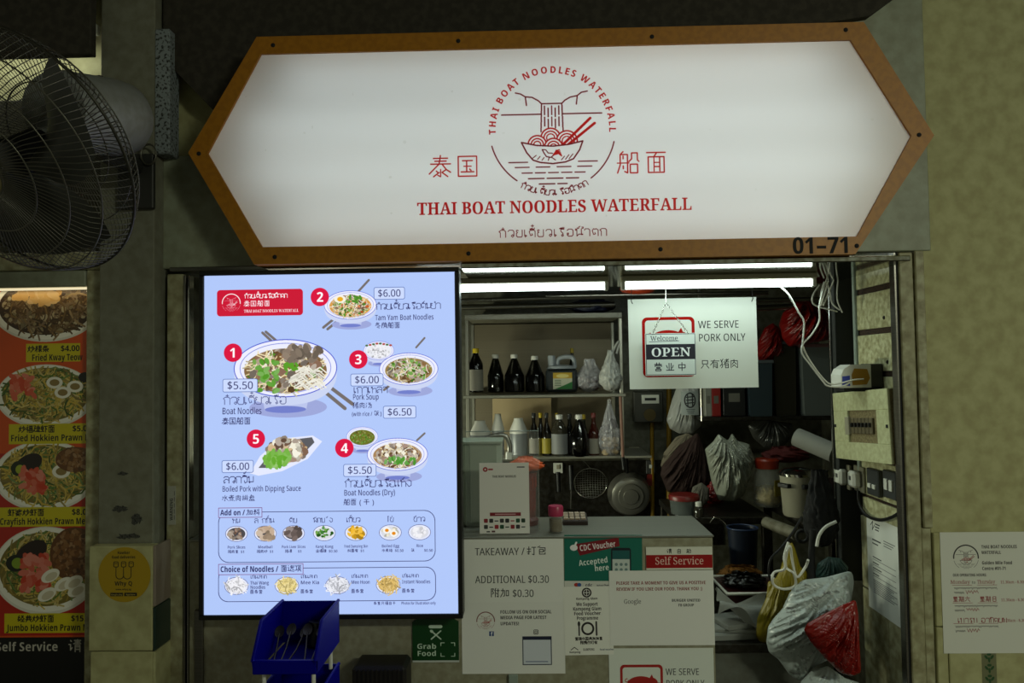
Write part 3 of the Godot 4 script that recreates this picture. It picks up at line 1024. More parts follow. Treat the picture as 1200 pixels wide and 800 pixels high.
func print_voucher() -> Sheet:            # 90 x 62
	var s := sheet(90, 62, 6.0, Color(0.03, 0.42, 0.36))
	s.poly(PackedVector2Array([Vector2(12, 11), Vector2(63, 3), Vector2(64, 13), Vector2(18, 24)]), Color(0.50, 0.03, 0.10))
	s.text("CDC Voucher", 18, 19, 9.5, Color(0.95, 0.95, 0.95), 1, 0, 42, -0.13)
	s.ell(11, 15, 4.5, 3.5, Color(0.95, 0.95, 0.95)); s.line([Vector2(11, 15), Vector2(14, 9)], 2.2, Color(0.95, 0.95, 0.95))
	s.text("Accepted", 17, 36, 9, Color(0.93, 0.95, 0.93), 1, 0, 34, -0.13)
	s.text("here", 35, 42, 9, Color(0.93, 0.95, 0.93), 1, 0, 17, -0.1)
	s.rrect(54, 15, 23, 48, 3, Color(0.05, 0.07, 0.13))
	s.rect(55.5, 18, 20, 44, Color(0.80, 0.84, 0.82))
	s.rect(55.5, 18, 20, 10, Color(0.08, 0.36, 0.36))
	for i in 3:
		for j in 3:
			s.ell(60 + i * 5.6, 34 + j * 6, 1.8, 1.8, Color(0.45, 0.55, 0.55), 0, 10)
	s.rect(0, 53, 54, 9, Color(0.85, 0.85, 0.82))
	s.ell(14, 57.5, 3, 2.2, Color(0.7, 0.2, 0.15)); s.ell(17, 57.5, 2.4, 2.2, Color(0.2, 0.35, 0.6))
	s.text("cdc", 24, 59.5, 5, Color(0.25, 0.25, 0.3), 1); s.text("vouchers", 37, 59.5, 4, Color(0.25, 0.25, 0.3), 1)
	return s

func print_food_voucher() -> Sheet:       # 56 x 78
	var s := sheet(56, 78, 7.0, Color(0.93, 0.93, 0.90))
	var ink := Color(0.10, 0.06, 0.06)
	s.ell(27, 7, 5.6, 5.6, ink); s.arc(27, 7, 3.6, 3.6, 0, TAU, 0.8, Color(0.9, 0.9, 0.88)); s.line([Vector2(23, 7), Vector2(31, 7)], 0.8, Color(0.9, 0.9, 0.88)); s.line([Vector2(27, 3), Vector2(27, 11)], 0.8, Color(0.9, 0.9, 0.88))
	s.text("Kampong Glam", 27, 15, 3.4, ink, 1, 1)
	s.text("We Support", 27, 22, 5.4, ink, 1, 1, 25)
	s.text("Kampong Glam", 27, 27.3, 5.4, ink, 1, 1, 33)
	s.text("Food Voucher", 27, 32.6, 5.4, ink, 1, 1, 31)
	s.text("Programme", 27, 37.9, 5.4, ink, 1, 1, 25)
	s.arc(27, 48, 6.4, 6.4, 0, TAU, 2.2, ink, 32)
	s.line([Vector2(17, 40.5), Vector2(17, 55.5)], 1.6, ink); s.ell(17, 42.5, 1.5, 3, ink)
	s.line([Vector2(37, 40.5), Vector2(37, 55.5)], 1.8, ink)
	s.hand("我们支持甘榜格南", 12, 57.5, 3.8, ink, 0.16, 1.05)
	s.hand("食物券计划", 18, 62, 3.8, ink, 0.16, 1.05)
	s.line([Vector2(7, 72), Vector2(11, 69), Vector2(15, 72)], 0.8, ink); s.text("Kampong", 5, 75.5, 2.8, ink, 1)
	s.text("KAMPONG", 21, 73, 3.6, ink, 3, 0, 13); s.text("food voucher", 40, 73, 2.6, Color(0.2, 0.25, 0.35), 1)
	return s

func print_self_service() -> Sheet:       # 76 x 26
	var s := sheet(76, 26, 6.0, Color(0.90, 0.90, 0.85))
	s.hand("请自助", 24, 2, 5.6, Color(0.10, 0.10, 0.10), 0.1, 2.0)
	s.rect(0, 9, 76, 15, Color(0.62, 0.03, 0.05))
	s.text("Self Service", 38, 20, 11.5, Color(0.95, 0.85, 0.80), 2, 1, 56)
	return s

func print_review() -> Sheet:             # 120 x 86
	var s := sheet(120, 86, 5.0, Color(0.92, 0.92, 0.90))
	var ink := Color(0.50, 0.16, 0.15)
	s.text("PLEASE TAKE A MOMENT TO GIVE US A POSITIVE", 8, 16, 5.0, ink, 1, 0, 103)
	s.text("REVIEW IF YOU LIKE OUR FOOD. THANK YOU :)", 8, 23, 5.0, ink, 1, 0, 99)
	s.text("Google", 26.5, 38, 7.0, Color(0.25, 0.24, 0.24), 2, 1, 20)
	s.text("BURGER UNITED", 88, 36, 4.2, Color(0.15, 0.15, 0.15), 1, 1, 33)
	s.text("FB GROUP", 88, 41.5, 4.2, Color(0.15, 0.15, 0.15), 1, 1, 18)
	return s

func print_pork(w := 152.0, with_pig := false) -> Sheet:   # 152 x 107: red rounded frame and words
	var s := sheet(152, 107, 5.0, Color(0.88, 0.90, 0.87))
	var red := Color(0.66, 0.09, 0.06)
	var ink := Color(0.08, 0.09, 0.10)
	s.rrect(16, 22, 62, 71, 6, red)
	s.rrect(19.5, 25.5, 55, 64, 4, Color(0.88, 0.90, 0.87))
	# the pig: body, head, snout, legs, curled tail
	s.ell(46, 48, 20, 10.5, red); s.ell(62, 47, 8.5, 7.5, red); s.rect(67, 46, 6, 6, red)
	s.poly(PackedVector2Array([Vector2(58, 41), Vector2(62, 35), Vector2(65, 42)]), red)
	for x in [32, 39, 53, 59]: s.rect(x, 53, 4.4, 13, red)
	s.arc(25.5, 43, 2.2, 2.2, 0, TAU * 0.8, 1.0, red)
	s.text("WE SERVE", 82, 36, 12.0, ink, 0, 0, 49)
	s.text("PORK ONLY", 82, 51.5, 12.0, ink, 0, 0, 56)
	s.hand("只有猪肉", 84, 73, 11, ink, 0.075, 1.05)
	return s

func print_open() -> Sheet:               # 60 x 50
	var s := sheet(60, 50, 6.0, Color(0.84, 0.88, 0.86))
	var navy := Color(0.03, 0.05, 0.14)
	s.rect(1, 13, 58, 18, navy)
	s.text("OPEN", 30, 27.5, 14.5, Color(0.93, 0.95, 0.95), 3, 1, 47)
	s.line([Vector2(1, 1), Vector2(59, 1), Vector2(59, 49), Vector2(1, 49), Vector2(1, 1)], 0.7, navy)
	s.text("Welcome", 6, 8.6, 7.5, navy, 2, 0, 33)
	s.line([Vector2(5, 10), Vector2(40, 9.2)], 0.6, navy)
	s.hand("营业中", 10, 35, 10, navy, 0.10, 1.4)
	return s

func print_delivery() -> Sheet:           # 54 x 54, green takeaway-box sign
	var s := sheet(54, 54, 7.0, Color(0.0, 0.24, 0.07))
	var pale := Color(0.80, 0.88, 0.80)
	s.rrect(19, 4, 16, 4.5, 2.2, pale)
	s.line([Vector2(22, 12), Vector2(33, 23)], 1.8, pale); s.line([Vector2(33, 12), Vector2(22, 23)], 1.8, pale)
	s.ell(22.5, 12.5, 2.4, 1.8, pale, 0.8)
	s.text("Grab", 5, 36, 9.5, pale, 1, 0, 23)
	s.text("Food", 5, 45.5, 9.5, pale, 1, 0, 23)
	for q in [[33, 28, 1, 1], [49, 28, -1, 1], [33, 46, 1, -1], [49, 46, -1, -1]]:
		s.line([Vector2(q[0] + q[2] * 4, q[1]), Vector2(q[0], q[1]), Vector2(q[0], q[1] + q[3] * 4)], 1.0, pale)
	s.rect(0, 51.5, 54, 2.5, Color(0.8, 0.82, 0.8))
	return s

func print_sticker() -> Sheet:            # 62 x 64, round yellow sticker (drawn square, worn by a disc)
	var s := sheet(62, 64, 7.0, Color(0.66, 0.54, 0.02))
	var ink := Color(0.05, 0.05, 0.04)
	s.text("Hawker", 30, 8, 4.6, ink, 1, 1, 15)
	s.text("food deliveries", 30, 13.2, 4.6, ink, 1, 1, 28)
	for i in 3:
		var x := 21.0 + i * 9.0
		s.rrect(x - 2.6, 17, 5.2, 6, 1.2, ink, 0.9)
		s.line([Vector2(x - 1.5, 19), Vector2(x + 1.5, 19)], 0.7, ink)
		s.line([Vector2(x, 23), Vector2(x, 33)], 0.9, ink)
	s.arc(25.5, 33, 4.5, 4, 0, PI, 0.9, ink); s.arc(34.5, 33, 4.5, 4, 0, PI, 0.9, ink)
	s.text("Why Q", 30, 44.5, 6.6, ink, 1, 1, 21)
	s.text("www.whyq.sg", 30, 50, 2.8, ink, 1, 1)
	s.rect(14.5, 53, 15, 4, ink); s.rect(31, 53, 15, 4, ink)
	s.text("Google play", 22, 56, 2.4, Color(0.8, 0.7, 0.3), 1, 1); s.text("App Store", 38.5, 56, 2.4, Color(0.8, 0.7, 0.3), 1, 1)
	return s

func scrawl(s: Sheet, x: float, y: float, w: float, h: float, c: Color, t := 0.7):   # a handwritten word
	var p := []
	var n := int(w / (h * 0.8)) + 2
	for i in n * 2:
		p.append(Vector2(x + w * i / (n * 2.0 - 1.0), y + (h if i % 2 else 0.0) * rng.randf_range(0.45, 1.0) * (1 if i % 2 else 0.4)))
	s.line(p, t, c)

func print_hours() -> Sheet:              # 100 x 136, opening hours with red handwriting
	var s := sheet(100, 136, 5.0, Color(0.84, 0.84, 0.80))
	var ink := Color(0.14, 0.12, 0.12)
	var red := Color(0.50, 0.12, 0.12)
	print_emblem(s, 28.5, 28.5, 0.040, red, ink, Color(0.84, 0.84, 0.80), false)
	s.text("THAI BOAT NOODLES", 46, 18.5, 5.0, ink, 1, 0, 40)
	s.text("WATERFALL", 46, 24.8, 5.0, ink, 1, 0, 22)
	s.text("Golden Mile Food", 46, 36.5, 5.0, ink, 1, 0, 34)
	s.text("Centre #01-71", 46, 42.8, 5.0, ink, 1, 0, 27)
	s.text("OUR OPERATING HOURS:", 13, 49.8, 4.2, ink, 1, 0, 38)
	var rows := [[58, "Monday", "Thursday"], [78, "", ""], [101, "", ""]]
	for r in rows:
		var y: float = r[0]
		if r[1]:
			s.text(r[1], 10, y, 5.6, red, 2, 0, 22); s.text("to", 34, y, 4.4, ink, 2); s.text(r[2], 40, y, 5.6, red, 2, 0, 20)
		elif y < 90:
			s.hand("星期六", 12, y - 6, 6.4, red, 0.1, 1.05); s.hand("星期日", 42, y - 6, 6.4, red, 0.1, 1.05)
		else:
			s.hand("เสาร์", 16, y - 6, 7, red, 0.09, 0.9); s.hand("อาทิตย์", 42, y - 6, 7, red, 0.09, 0.9)
		s.line([Vector2(12, y + 1.6), Vector2(34, y + 1.6)], 0.4, red)
		s.line([Vector2(40, y + 1.6), Vector2(62, y + 1.6)], 0.4, red)
		s.text("11.30am - 8.30pm", 66, y, 4.4, red, 2, 0, 32)
		scrawl(s, 14, y + 4, 48, 2.6, ink, 0.35)
		scrawl(s, 14, y + 9, 11, 2.6, ink, 0.35)
		scrawl(s, 27, y + 7.5, 14, 4.5, red, 0.5)
	return s

func print_notice() -> Sheet:             # 60 x 85, typed letter
	var s := sheet(60, 85, 7.0, Color(0.86, 0.87, 0.84))
	var ink := Color(0.14, 0.14, 0.15)
	s.line([Vector2(8, 8), Vector2(12, 4), Vector2(11, 12), Vector2(15, 7)], 0.9, ink)
	for i in 3: s.rect(16, 5 + i * 2.6, 9 - i, 1.1, ink)
	s.rect(10, 20, 16, 1.2, ink); s.rect(10, 23.5, 11, 1.0, ink)
	for i in 3: s.rect(31, 17 + i * 2.2, 20 - i * 3, 0.7, Color(0.4, 0.4, 0.4))
	for i in 4:
		s.rect(10, 36 + i * 5, 16 - (i % 2) * 5, 0.9, ink)
		s.rect(10, 38.2 + i * 5, 41, 0.5, Color(0.4, 0.4, 0.4))
	for i in 8:
		s.rect(10, 57 + i * 1.6, 42 - (i % 3) * 5, 0.6, Color(0.35, 0.35, 0.36))
	return s

func print_payment() -> Sheet:            # 58 x 81, payment stand
	var s := sheet(58, 81, 7.0, Color(0.90, 0.89, 0.87))
	s.ell(7, 7.5, 2.8, 2.8, Color(0.62, 0.05, 0.12)); s.ell(7, 7.5, 1.2, 1.2, Color(0.9, 0.89, 0.87))
	s.rect(10.5, 6.6, 5.5, 1.8, Color(0.62, 0.05, 0.12))
	s.text("THAI BOAT NOODLES", 29, 17, 3.6, Color(0.15, 0.13, 0.13), 1, 1, 28)
	s.rect(44, 4.5, 9, 1.2, Color(0.15, 0.15, 0.15))
	s.rect(12, 57, 36, 4, Color(0.50, 0.03, 0.12))
	s.rect(18, 58.5, 24, 1.0, Color(0.85, 0.7, 0.72))
	var cols := [Color(0.55, 0.08, 0.14), Color(0.2, 0.2, 0.22), Color(0.13, 0.16, 0.2), Color(0.2, 0.2, 0.2), Color(0.12, 0.12, 0.14), Color(0.6, 0.1, 0.15), Color(0.1, 0.3, 0.2), Color(0.06, 0.2, 0.12)]
	for j in 2:
		for i in 8:
			var x := 5.0 + i * 6.2
			if (i + j) % 3 == 2:
				s.rect(x, 66 + j * 7, 4.4, 1.2, cols[(i + j * 3) % 8])
			else:
				s.rrect(x, 64 + j * 7, 4.6, 4.6, 1.0, cols[(i + j * 3) % 8])
	s.rect(8, 78, 4, 1.4, Color(0.2, 0.2, 0.2)); s.rect(14, 77.5, 4, 2, Color(0.35, 0.2, 0.2))
	return s

func on_side(x: float, y: float, wall: float) -> Vector3:    # the point of the plane x = wall at a picture position
	var r := look * Vector3((x - 600.0) / FOCAL, (400.0 - y) / FOCAL, -1.0)
	return eye + r * ((wall - eye.x) / r.x)

func _ready():
	rng.seed = 7
	# ------------------------------------------------------------ camera, air, exposure
	var cam := Camera3D.new()
	cam.name = "camera"
	cam.fov = rad_to_deg(2.0 * atan(400.0 / FOCAL))
	cam.near = 0.02
	add_child(cam)
	cam.transform = Transform3D(look, eye)
	cam.current = true
	var env := Environment.new()
	env.background_mode = Environment.BG_COLOR
	env.background_color = Color(0.46, 0.47, 0.40)
	env.background_energy_multiplier = 1.0
	env.tonemap_mode = Environment.TONE_MAPPER_LINEAR
	env.tonemap_exposure = 1.0
	env.sdfgi_enabled = true
	env.ssao_enabled = true
	env.ssil_enabled = true
	var world := WorldEnvironment.new()
	world.name = "world"
	world.environment = env
	add_child(world)
	for f in [["Droid Sans", 400], ["Droid Sans", 700], ["Droid Serif", 400], ["Droid Serif", 700]]:
		var sf := SystemFont.new()
		sf.font_names = PackedStringArray([f[0]])
		sf.font_weight = f[1]
		fonts.append(sf)
	make_materials()
	hall_lamps()
	setting()
	shop_sign()
	unseen_beam_light()
	menu_screen()
	fan()
	neighbour()
	counter()
	notices()
	kitchen()
	back_rack()
	back_wall_tools()
	right_side_clutter()
	side_wall_fittings()
	cutlery_bins()

func make_materials():
	var grain := noise_tex("grain", 0.09, Color(0.80, 0.80, 0.79), Color(1, 1, 1), 4, 3, 256, 0.3, 0.7)
	var blotch := noise_tex("blotch", 0.02, Color(0.90, 0.885, 0.86), Color(1, 1, 1), 6, 5, 512, 0.2, 0.8)
	var grime := noise_tex("grime", 0.03, Color(0.74, 0.71, 0.64), Color(1, 1, 1), 6, 9, 512, 0.15, 0.75)
	var peel := noise_tex("peel", 0.06, Color(0.30, 0.29, 0.27), Color(1, 1, 1), 5, 14, 256, 0.22, 0.42)
	var brush := image_tex("brush", 256, 256, func(x, y):
		var v := 0.90 + 0.1 * fposmod(sin(y * 12.9898) * 43758.5453, 1.0) * (0.75 + 0.25 * sin(x * 0.0245 + y * 3.1))
		return Color(v, v, v))
	mat("wall_paint", Color(0.69, 0.68, 0.50), 0.75, 0.0, blotch, 1.6, grain, 0.06)
	mat("cream_metal", Color(0.66, 0.65, 0.52), 0.55, 0.0, grime, 1.4, grain, 0.02)
	mat("pillar_concrete", Color(0.47, 0.47, 0.41), 0.85, 0.0, blotch, 2.0, grain, 0.10)
	mat("fascia_metal", Color(0.56, 0.58, 0.50), 0.5, 0.0, blotch, 1.7)
	mat("dark_panel", Color(0.22, 0.20, 0.165), 0.9, 0.0, grain, 1.3)
	mat("cream_tile", Color(0.77, 0.77, 0.62), 0.3, 0.0, grime, 2.3)
	mat("grout", Color(0.20, 0.13, 0.07), 0.95, 0.0, peel, 6.0)
	mat("steel", Color(0.56, 0.55, 0.52), 0.28, 1.0, brush, 2.0)
	mat("steel_dull", Color(0.50, 0.49, 0.43), 0.5, 0.2, grime, 1.5)
	mat("steel_dark", Color(0.26, 0.25, 0.23), 0.42, 0.9, grime, 1.8)
	mat("chrome", Color(0.78, 0.78, 0.76), 0.12, 1.0)
	mat("orange_frame", Color(0.66, 0.43, 0.05), 0.5, 0.0, noise_tex("wood", 0.05, Color(0.93, 0.92, 0.89), Color(1, 1, 1), 5, 21, 256, 0.3, 0.65), 3.0)
	mat("black_plastic", Color(0.035, 0.035, 0.04), 0.4)
	mat("black_matte", Color(0.05, 0.05, 0.05), 0.8)
	mat("white_plastic", Color(0.82, 0.82, 0.78), 0.4)
	mat("peeling_paint", Color(0.50, 0.53, 0.54), 0.7, 0.0, peel, 5.0)
	mat("concrete_floor", Color(0.34, 0.32, 0.29), 0.6, 0.0, blotch, 0.8)
	mat("hall_ceiling", Color(0.30, 0.29, 0.25), 0.9)
	mat("kitchen_wall", Color(0.34, 0.34, 0.29), 0.5, 0.0, grime, 1.2)

func hall_lamps():
	# unseen hall light behind the camera, right, placed to light the stall front
	var t := thing("unseen_hall_light", "unseen hall ceiling light right of the camera, lighting the stall front", "light", Vector3(2.1, 2.85, 3.5))
	obj("housing", bx(Vector3(0, 0.06, 0), Vector3(1.25, 0.06, 0.12)), mats.white_plastic, t)
	obj("tube", rod([Vector3(-0.6, 0, 0), Vector3(0.6, 0, 0)], 0.014, 10), glow("hall_tube", Color(0.97, 1.0, 0.88), 4.0), t)
	area(t, "tube_light", Vector3(0, -0.03, 0), Vector3(-0.25, -1, -0.3), Vector2(1.2, 0.12), 8.0, Color(0.97, 1.0, 0.89))

func setting():
	struct("floor", span(Vector3(-4, -0.1, -2.3), Vector3(4, 0, 5.5)), mats.concrete_floor)
	struct("ceiling", span(Vector3(-4, 3.1, -0.2), Vector3(4, 3.2, 5.5)), mats.hall_ceiling)
	# the right-hand pier with its trim and lower cladding
	struct("wall_right", span(Vector3(1.14, 0, -0.42), Vector3(3.2, 3.1, 0)), mats.wall_paint)
	var clad := thing("trim_1", "", "")
	clad.remove_meta("label"); clad.remove_meta("category")
	clad.set_meta("kind", "structure")
	for q in [[1.142, 1.172, 0.0, 0.80], [1.142, 1.172, 0.803, 1.066], [1.175, 1.60, 0.0, 0.735], [1.175, 1.60, 0.738, 1.066], [1.603, 2.2, 0.0, 1.066]]:
		obj("panel", span(Vector3(q[0], q[2], 0.0), Vector3(q[1], q[3], 0.012)), mats.wall_paint, clad)
	struct("trim_2", span(Vector3(1.116, 1.08, -0.03), Vector3(1.143, 1.876, 0.012)), mats.cream_metal)
	struct("trim_3", span(Vector3(1.072, 0, -0.03), Vector3(1.112, 1.872, 0.008)), mats.cream_metal)
	struct("trim_4", span(Vector3(1.056, 0, -0.02), Vector3(1.0625, 1.872, 0.010)), mats.steel)
	struct("trim_5", span(Vector3(1.0625, 0, -0.02), Vector3(1.072, 1.872, 0.002)), mats.black_matte)
	struct("trim_13", span(Vector3(1.112, 0, -0.03), Vector3(1.140, 1.08, 0.004)), mats.cream_metal)
	# fascia panels behind the sign, lintel rail, dark panels
	struct("trim_6", span(Vector3(-1.105, 1.862, -0.03), Vector3(-0.62, 2.20, 0.004)), mats.fascia_metal)
	struct("trim_7", span(Vector3(0.80, 1.876, -0.03), Vector3(1.168, 2.62, 0.004)), mats.fascia_metal)
	struct("trim_8", span(Vector3(-1.06, 1.851, -0.02), Vector3(1.06, 1.864, 0.02)), mats.steel)
	struct("trim_26", span(Vector3(-0.190, 1.832, -0.42), Vector3(1.052, 1.8475, 0.118)), mat("soffit_steel", Color(0.66, 0.67, 0.63), 0.07, 1.0, tex.grime, 3.0))
	struct("trim_28", span(Vector3(-1.06, 1.853, -0.42), Vector3(-0.192, 1.90, -0.021)), mats.steel_dull)
	struct("trim_9", span(Vector3(-0.62, 1.862, -0.05), Vector3(0.80, 2.62, -0.02)), mats.dark_panel)
	struct("trim_10", plate([Vector2(-1.075, 2.485), Vector2(-0.9, 2.30), Vector2(-0.3, 2.30), Vector2(0.7, 2.52), Vector2(1.0, 2.56), Vector2(1.14, 2.66), Vector2(1.14, 3.1), Vector2(-1.075, 3.1)], -0.015, 0.03), mats.dark_panel)  # dark panel with a slanted lower edge above the sign
	struct("trim_11", span(Vector3(-2.6, 2.465, 0.09), Vector3(-1.24, 3.1, 0.12)), mats.dark_panel)
	struct("trim_27", span(Vector3(-1.75, 1.92, -0.05), Vector3(-1.246, 2.385, -0.01)), mat("dark_board", Color(0.27, 0.26, 0.20), 0.8, 0.0, tex.blotch, 2.0))  # dark grey-brown panel behind the fan
	struct("wall_left", span(Vector3(-1.75, 2.05, -0.3), Vector3(-0.62, 2.9, -0.06)), mats.wall_paint)
	# the pillar with its boxed lower part
	struct("pillar", span(Vector3(-1.245, 0, -0.3), Vector3(-1.085, 3.1, 0.06)), mats.pillar_concrete)
	var cladding := thing("trim_12", "", "")
	cladding.remove_meta("label"); cladding.remove_meta("category")
	cladding.set_meta("kind", "structure")
	obj("panel", span(Vector3(-1.247, 0.778, 0.06), Vector3(-1.066, 1.068, 0.10)), mats.wall_paint, cladding)
	obj("panel", span(Vector3(-1.243, 0.40, 0.06), Vector3(-1.066, 0.775, 0.098)), mats.wall_paint, cladding)
	obj("panel", span(Vector3(-1.066, 0.90, -0.02), Vector3(-1.058, 1.068, 0.098)), mat("pink_tile", Color(0.52, 0.47, 0.42), 0.4), cladding)
	obj("panel", span(Vector3(-1.066, 0.778, -0.02), Vector3(-1.058, 0.897, 0.098)), mat("green_tile", Color(0.13, 0.20, 0.17), 0.3), cladding)
	obj("panel", span(Vector3(-1.066, 0.40, -0.02), Vector3(-1.058, 0.775, 0.098)), mats.wall_paint, cladding)
	# scuffs of torn tape left on the pillar
	var i := 0
	for q in [[144, 555, 12, 4], [141, 596, 18, 6], [160, 608, 14, 10], [150, 628, 26, 7]]:
		var p := at(q[0], q[1], 0.0615)
		var m := mpp(0.06)
		var st := new_st()
		var poly := PackedVector2Array()
		for k in 26:
			var a := TAU * k / 26.0
			poly.append(Vector2(cos(a) * q[2] * m * rng.randf_range(0.35, 0.6), sin(a) * q[3] * m * rng.randf_range(0.25, 0.8)))
		prism(st, poly, -0.001, 0.0004)
		var o := obj("tape_scrap", st, mat("tape_grey", Color(0.25, 0.25, 0.23), 0.8, 0.0, tex.peel, 9.0))
		o.position = p
		tag(o, ["small dark scrap of old tape highest on the grey pillar", "torn grey tape scrap second from top on pillar", "dark tape scrap near the pillar's right edge above cladding", "wide torn tape scrap just above the yellow sticker"][i], "tape", "tape scraps on the pillar")
		i += 1
	# left jamb of the opening: cream frame, bright strip, dark reveal
	struct("trim_14", span(Vector3(-1.072, 0, -0.05), Vector3(-1.022, 1.845, 0.01)), mats.cream_metal)
	struct("trim_15", span(Vector3(-1.020, 0, -0.02), Vector3(-1.013, 1.84, 0.014)), mats.steel)
	struct("trim_16", span(Vector3(-1.010, 0, -0.02), Vector3(-1.004, 1.84, 0.010)), mats.chrome)
	# old metal strip on the pillar beside the sign
	struct("trim_17", span(Vector3(-1.084, 2.19, 0.0), Vector3(-1.040, 2.56, 0.062)), mats.peeling_paint)
	# kitchen shell
	struct("wall_back", span(Vector3(-1.2, 0, -2.05), Vector3(1.7, 2.1, -1.89)), mats.kitchen_wall)
	struct("wall_kitchen_left", span(Vector3(-1.2, 0, -2.1), Vector3(-1.05, 2.1, -0.05)), mats.kitchen_wall)
	struct("wall_kitchen_right", span(Vector3(1.56, 0, -2.1), Vector3(1.7, 2.1, -0.42)), mats.kitchen_wall)
	struct("ceiling_kitchen", span(Vector3(-1.2, 2.0, -2.1), Vector3(1.7, 2.05, -0.06)), mat("aluminium", Color(0.40, 0.40, 0.36), 0.3, 0.7, tex.grime, 1.3))
	# side jamb wall with its tiles
	struct("wall_jamb", span(Vector3(1.110, 0, -0.375), Vector3(1.14, 1.945, -0.03)), mats.grout)
	var tiles := thing("trim_18", "", "")
	tiles.remove_meta("label"); tiles.remove_meta("category")
	tiles.set_meta("kind", "structure")
	for y in [[1.800, 1.935], [1.664, 1.780], [1.528, 1.645], [1.392, 1.510], [1.256, 1.374], [1.120, 1.238], [1.050, 1.110]]:
		obj("tile", span(Vector3(1.104, y[0], -0.355), Vector3(1.111, y[1], -0.032)), mats.cream_tile, tiles)
	obj("panel", span(Vector3(1.103, 0.811, -0.372), Vector3(1.111, 1.044, -0.032)), mats.cream_metal, tiles)
	obj("panel", span(Vector3(1.103, 0.0, -0.195), Vector3(1.111, 0.806, -0.032)), mats.cream_metal, tiles)
	obj("panel", span(Vector3(1.103, 0.0, -0.372), Vector3(1.111, 0.806, -0.197)), mats.cream_metal, tiles)
	struct("trim_19", span(Vector3(1.096, 1.12, -0.372), Vector3(1.110, 1.935, -0.356)), mat("pale_post", Color(0.55, 0.60, 0.56), 0.4))
	struct("trim_21", span(Vector3(1.070, 0.80, -0.50), Vector3(1.16, 1.99, -0.46)), mat("door_frame", Color(0.12, 0.135, 0.13), 0.5))
	struct("trim_22", span(Vector3(1.062, 0.80, -0.495), Vector3(1.068, 1.99, -0.485)), mats.chrome)

func shop_sign():
	var t := thing("shop_sign", "illuminated white hexagonal shop sign in an orange frame, above the opening", "sign", Vector3(0, 0, 0))
	var outer := [Vector2(-0.752, 2.489), Vector2(0.930, 2.489), Vector2(1.110, 2.170), Vector2(0.888, 1.849), Vector2(-0.760, 1.849), Vector2(-0.945, 2.165)]
	var inner := [Vector2(-0.740, 2.440), Vector2(0.893, 2.440), Vector2(1.049, 2.170), Vector2(0.894, 1.897), Vector2(-0.737, 1.897), Vector2(-0.890, 2.163)]
	obj("back_plate", plate(outer, 0.006, 0.012), mats.white_plastic, t)
	for i in 6:
		var j := (i + 1) % 6
		obj("frame_rail", plate([outer[i], outer[j], inner[j], inner[i]], 0.012, 0.148), mats.orange_frame, t)
	for q in [[320, 53], [537, 48], [764, 43], [991, 35], [322, 301], [549, 297], [774, 292], [1004, 288], [233, 180], [1077, 158]]:
		obj("screw", turned([Vector2(0, -0.002), Vector2(0.0062, -0.002), Vector2(0.0062, 0.001), Vector2(0.004, 0.0025), Vector2(0, 0.0028)], 10, Transform3D(Basis(Vector3.RIGHT, PI / 2), at(q[0], q[1], 0.148))), mats.black_matte, t)
	# lettering of the unit number on the lower rail
	var tm := TextMesh.new()
	tm.font = fonts[1]
	tm.text = "01–71"
	tm.font_size = 64
	tm.pixel_size = 0.062 / 64.0
	tm.depth = 0.0012
	tm.curve_step = 2.0
	var num := MeshInstance3D.new()
	num.name = "unit_number"
	num.mesh = tm
	num.material_override = mats.black_matte
	t.add_child(num)
	num.position = Vector3(0.797, 1.8735, 0.1486)
	num.scale = Vector3(0.94, 1, 1)
	# the acrylic face, lit from behind by the tubes in the box
	var st := SurfaceTool.new()
	st.begin(Mesh.PRIMITIVE_TRIANGLES)
	var c := Vector2(0.08, 2.168)
	for i in 6:
		for v in [c, inner[i], inner[(i + 1) % 6]]:
			st.set_uv(Vector2((v.x + 0.90) / 1.96, (2.445 - v.y) / 0.555))
			st.set_normal(Vector3.BACK)
			st.add_vertex(Vector3(v.x, v.y, 0.140))
	var face := MeshInstance3D.new()
	face.name = "acrylic_face"
	face.mesh = st.commit()
	var m := print_mat(print_shop_sign(), 0.35)
	m.backlight_enabled = true
	m.backlight = Color(1, 1, 1)
	m.cull_mode = BaseMaterial3D.CULL_DISABLED
	face.material_override = m
	t.add_child(face)
	for i in 4:
		var y := 2.375 - i * 0.138
		var half := 0.76 if i in [0, 3] else 0.86
		obj("fluorescent_tube", rod([Vector3(0.08 - half, y, 0.028), Vector3(0.08 + half, y, 0.028)], 0.012, 8), glow("box_tube", Color(1, 1, 1), 1.0), t)
		area(t, "tube_light", Vector3(0.08, y, 0.043), Vector3.BACK, Vector2(half * 2.0, 0.06), 0.042, Color(0.93, 1.0, 1.0))

func unseen_beam_light():
	# unseen lamp behind the dark beam, placed to light the cream wall strip
	var t := thing("unseen_beam_light", "unseen lamp behind the dark beam, lighting the wall strip above the fan", "light", Vector3(-1.75, 2.55, 0.03))
	obj("tube", rod([Vector3(-0.45, 0, 0), Vector3(0.45, 0, 0)], 0.012, 8), glow("box_tube", Color(1, 1, 1), 1.0), t)
	obj("batten", bx(Vector3(0, 0.03, 0), Vector3(0.95, 0.03, 0.04)), mats.white_plastic, t)
	area(t, "tube_light", Vector3(0, -0.016, -0.01), Vector3(0, -1, -0.6), Vector2(0.9, 0.02), 0.06, Color(0.97, 1.0, 0.95))

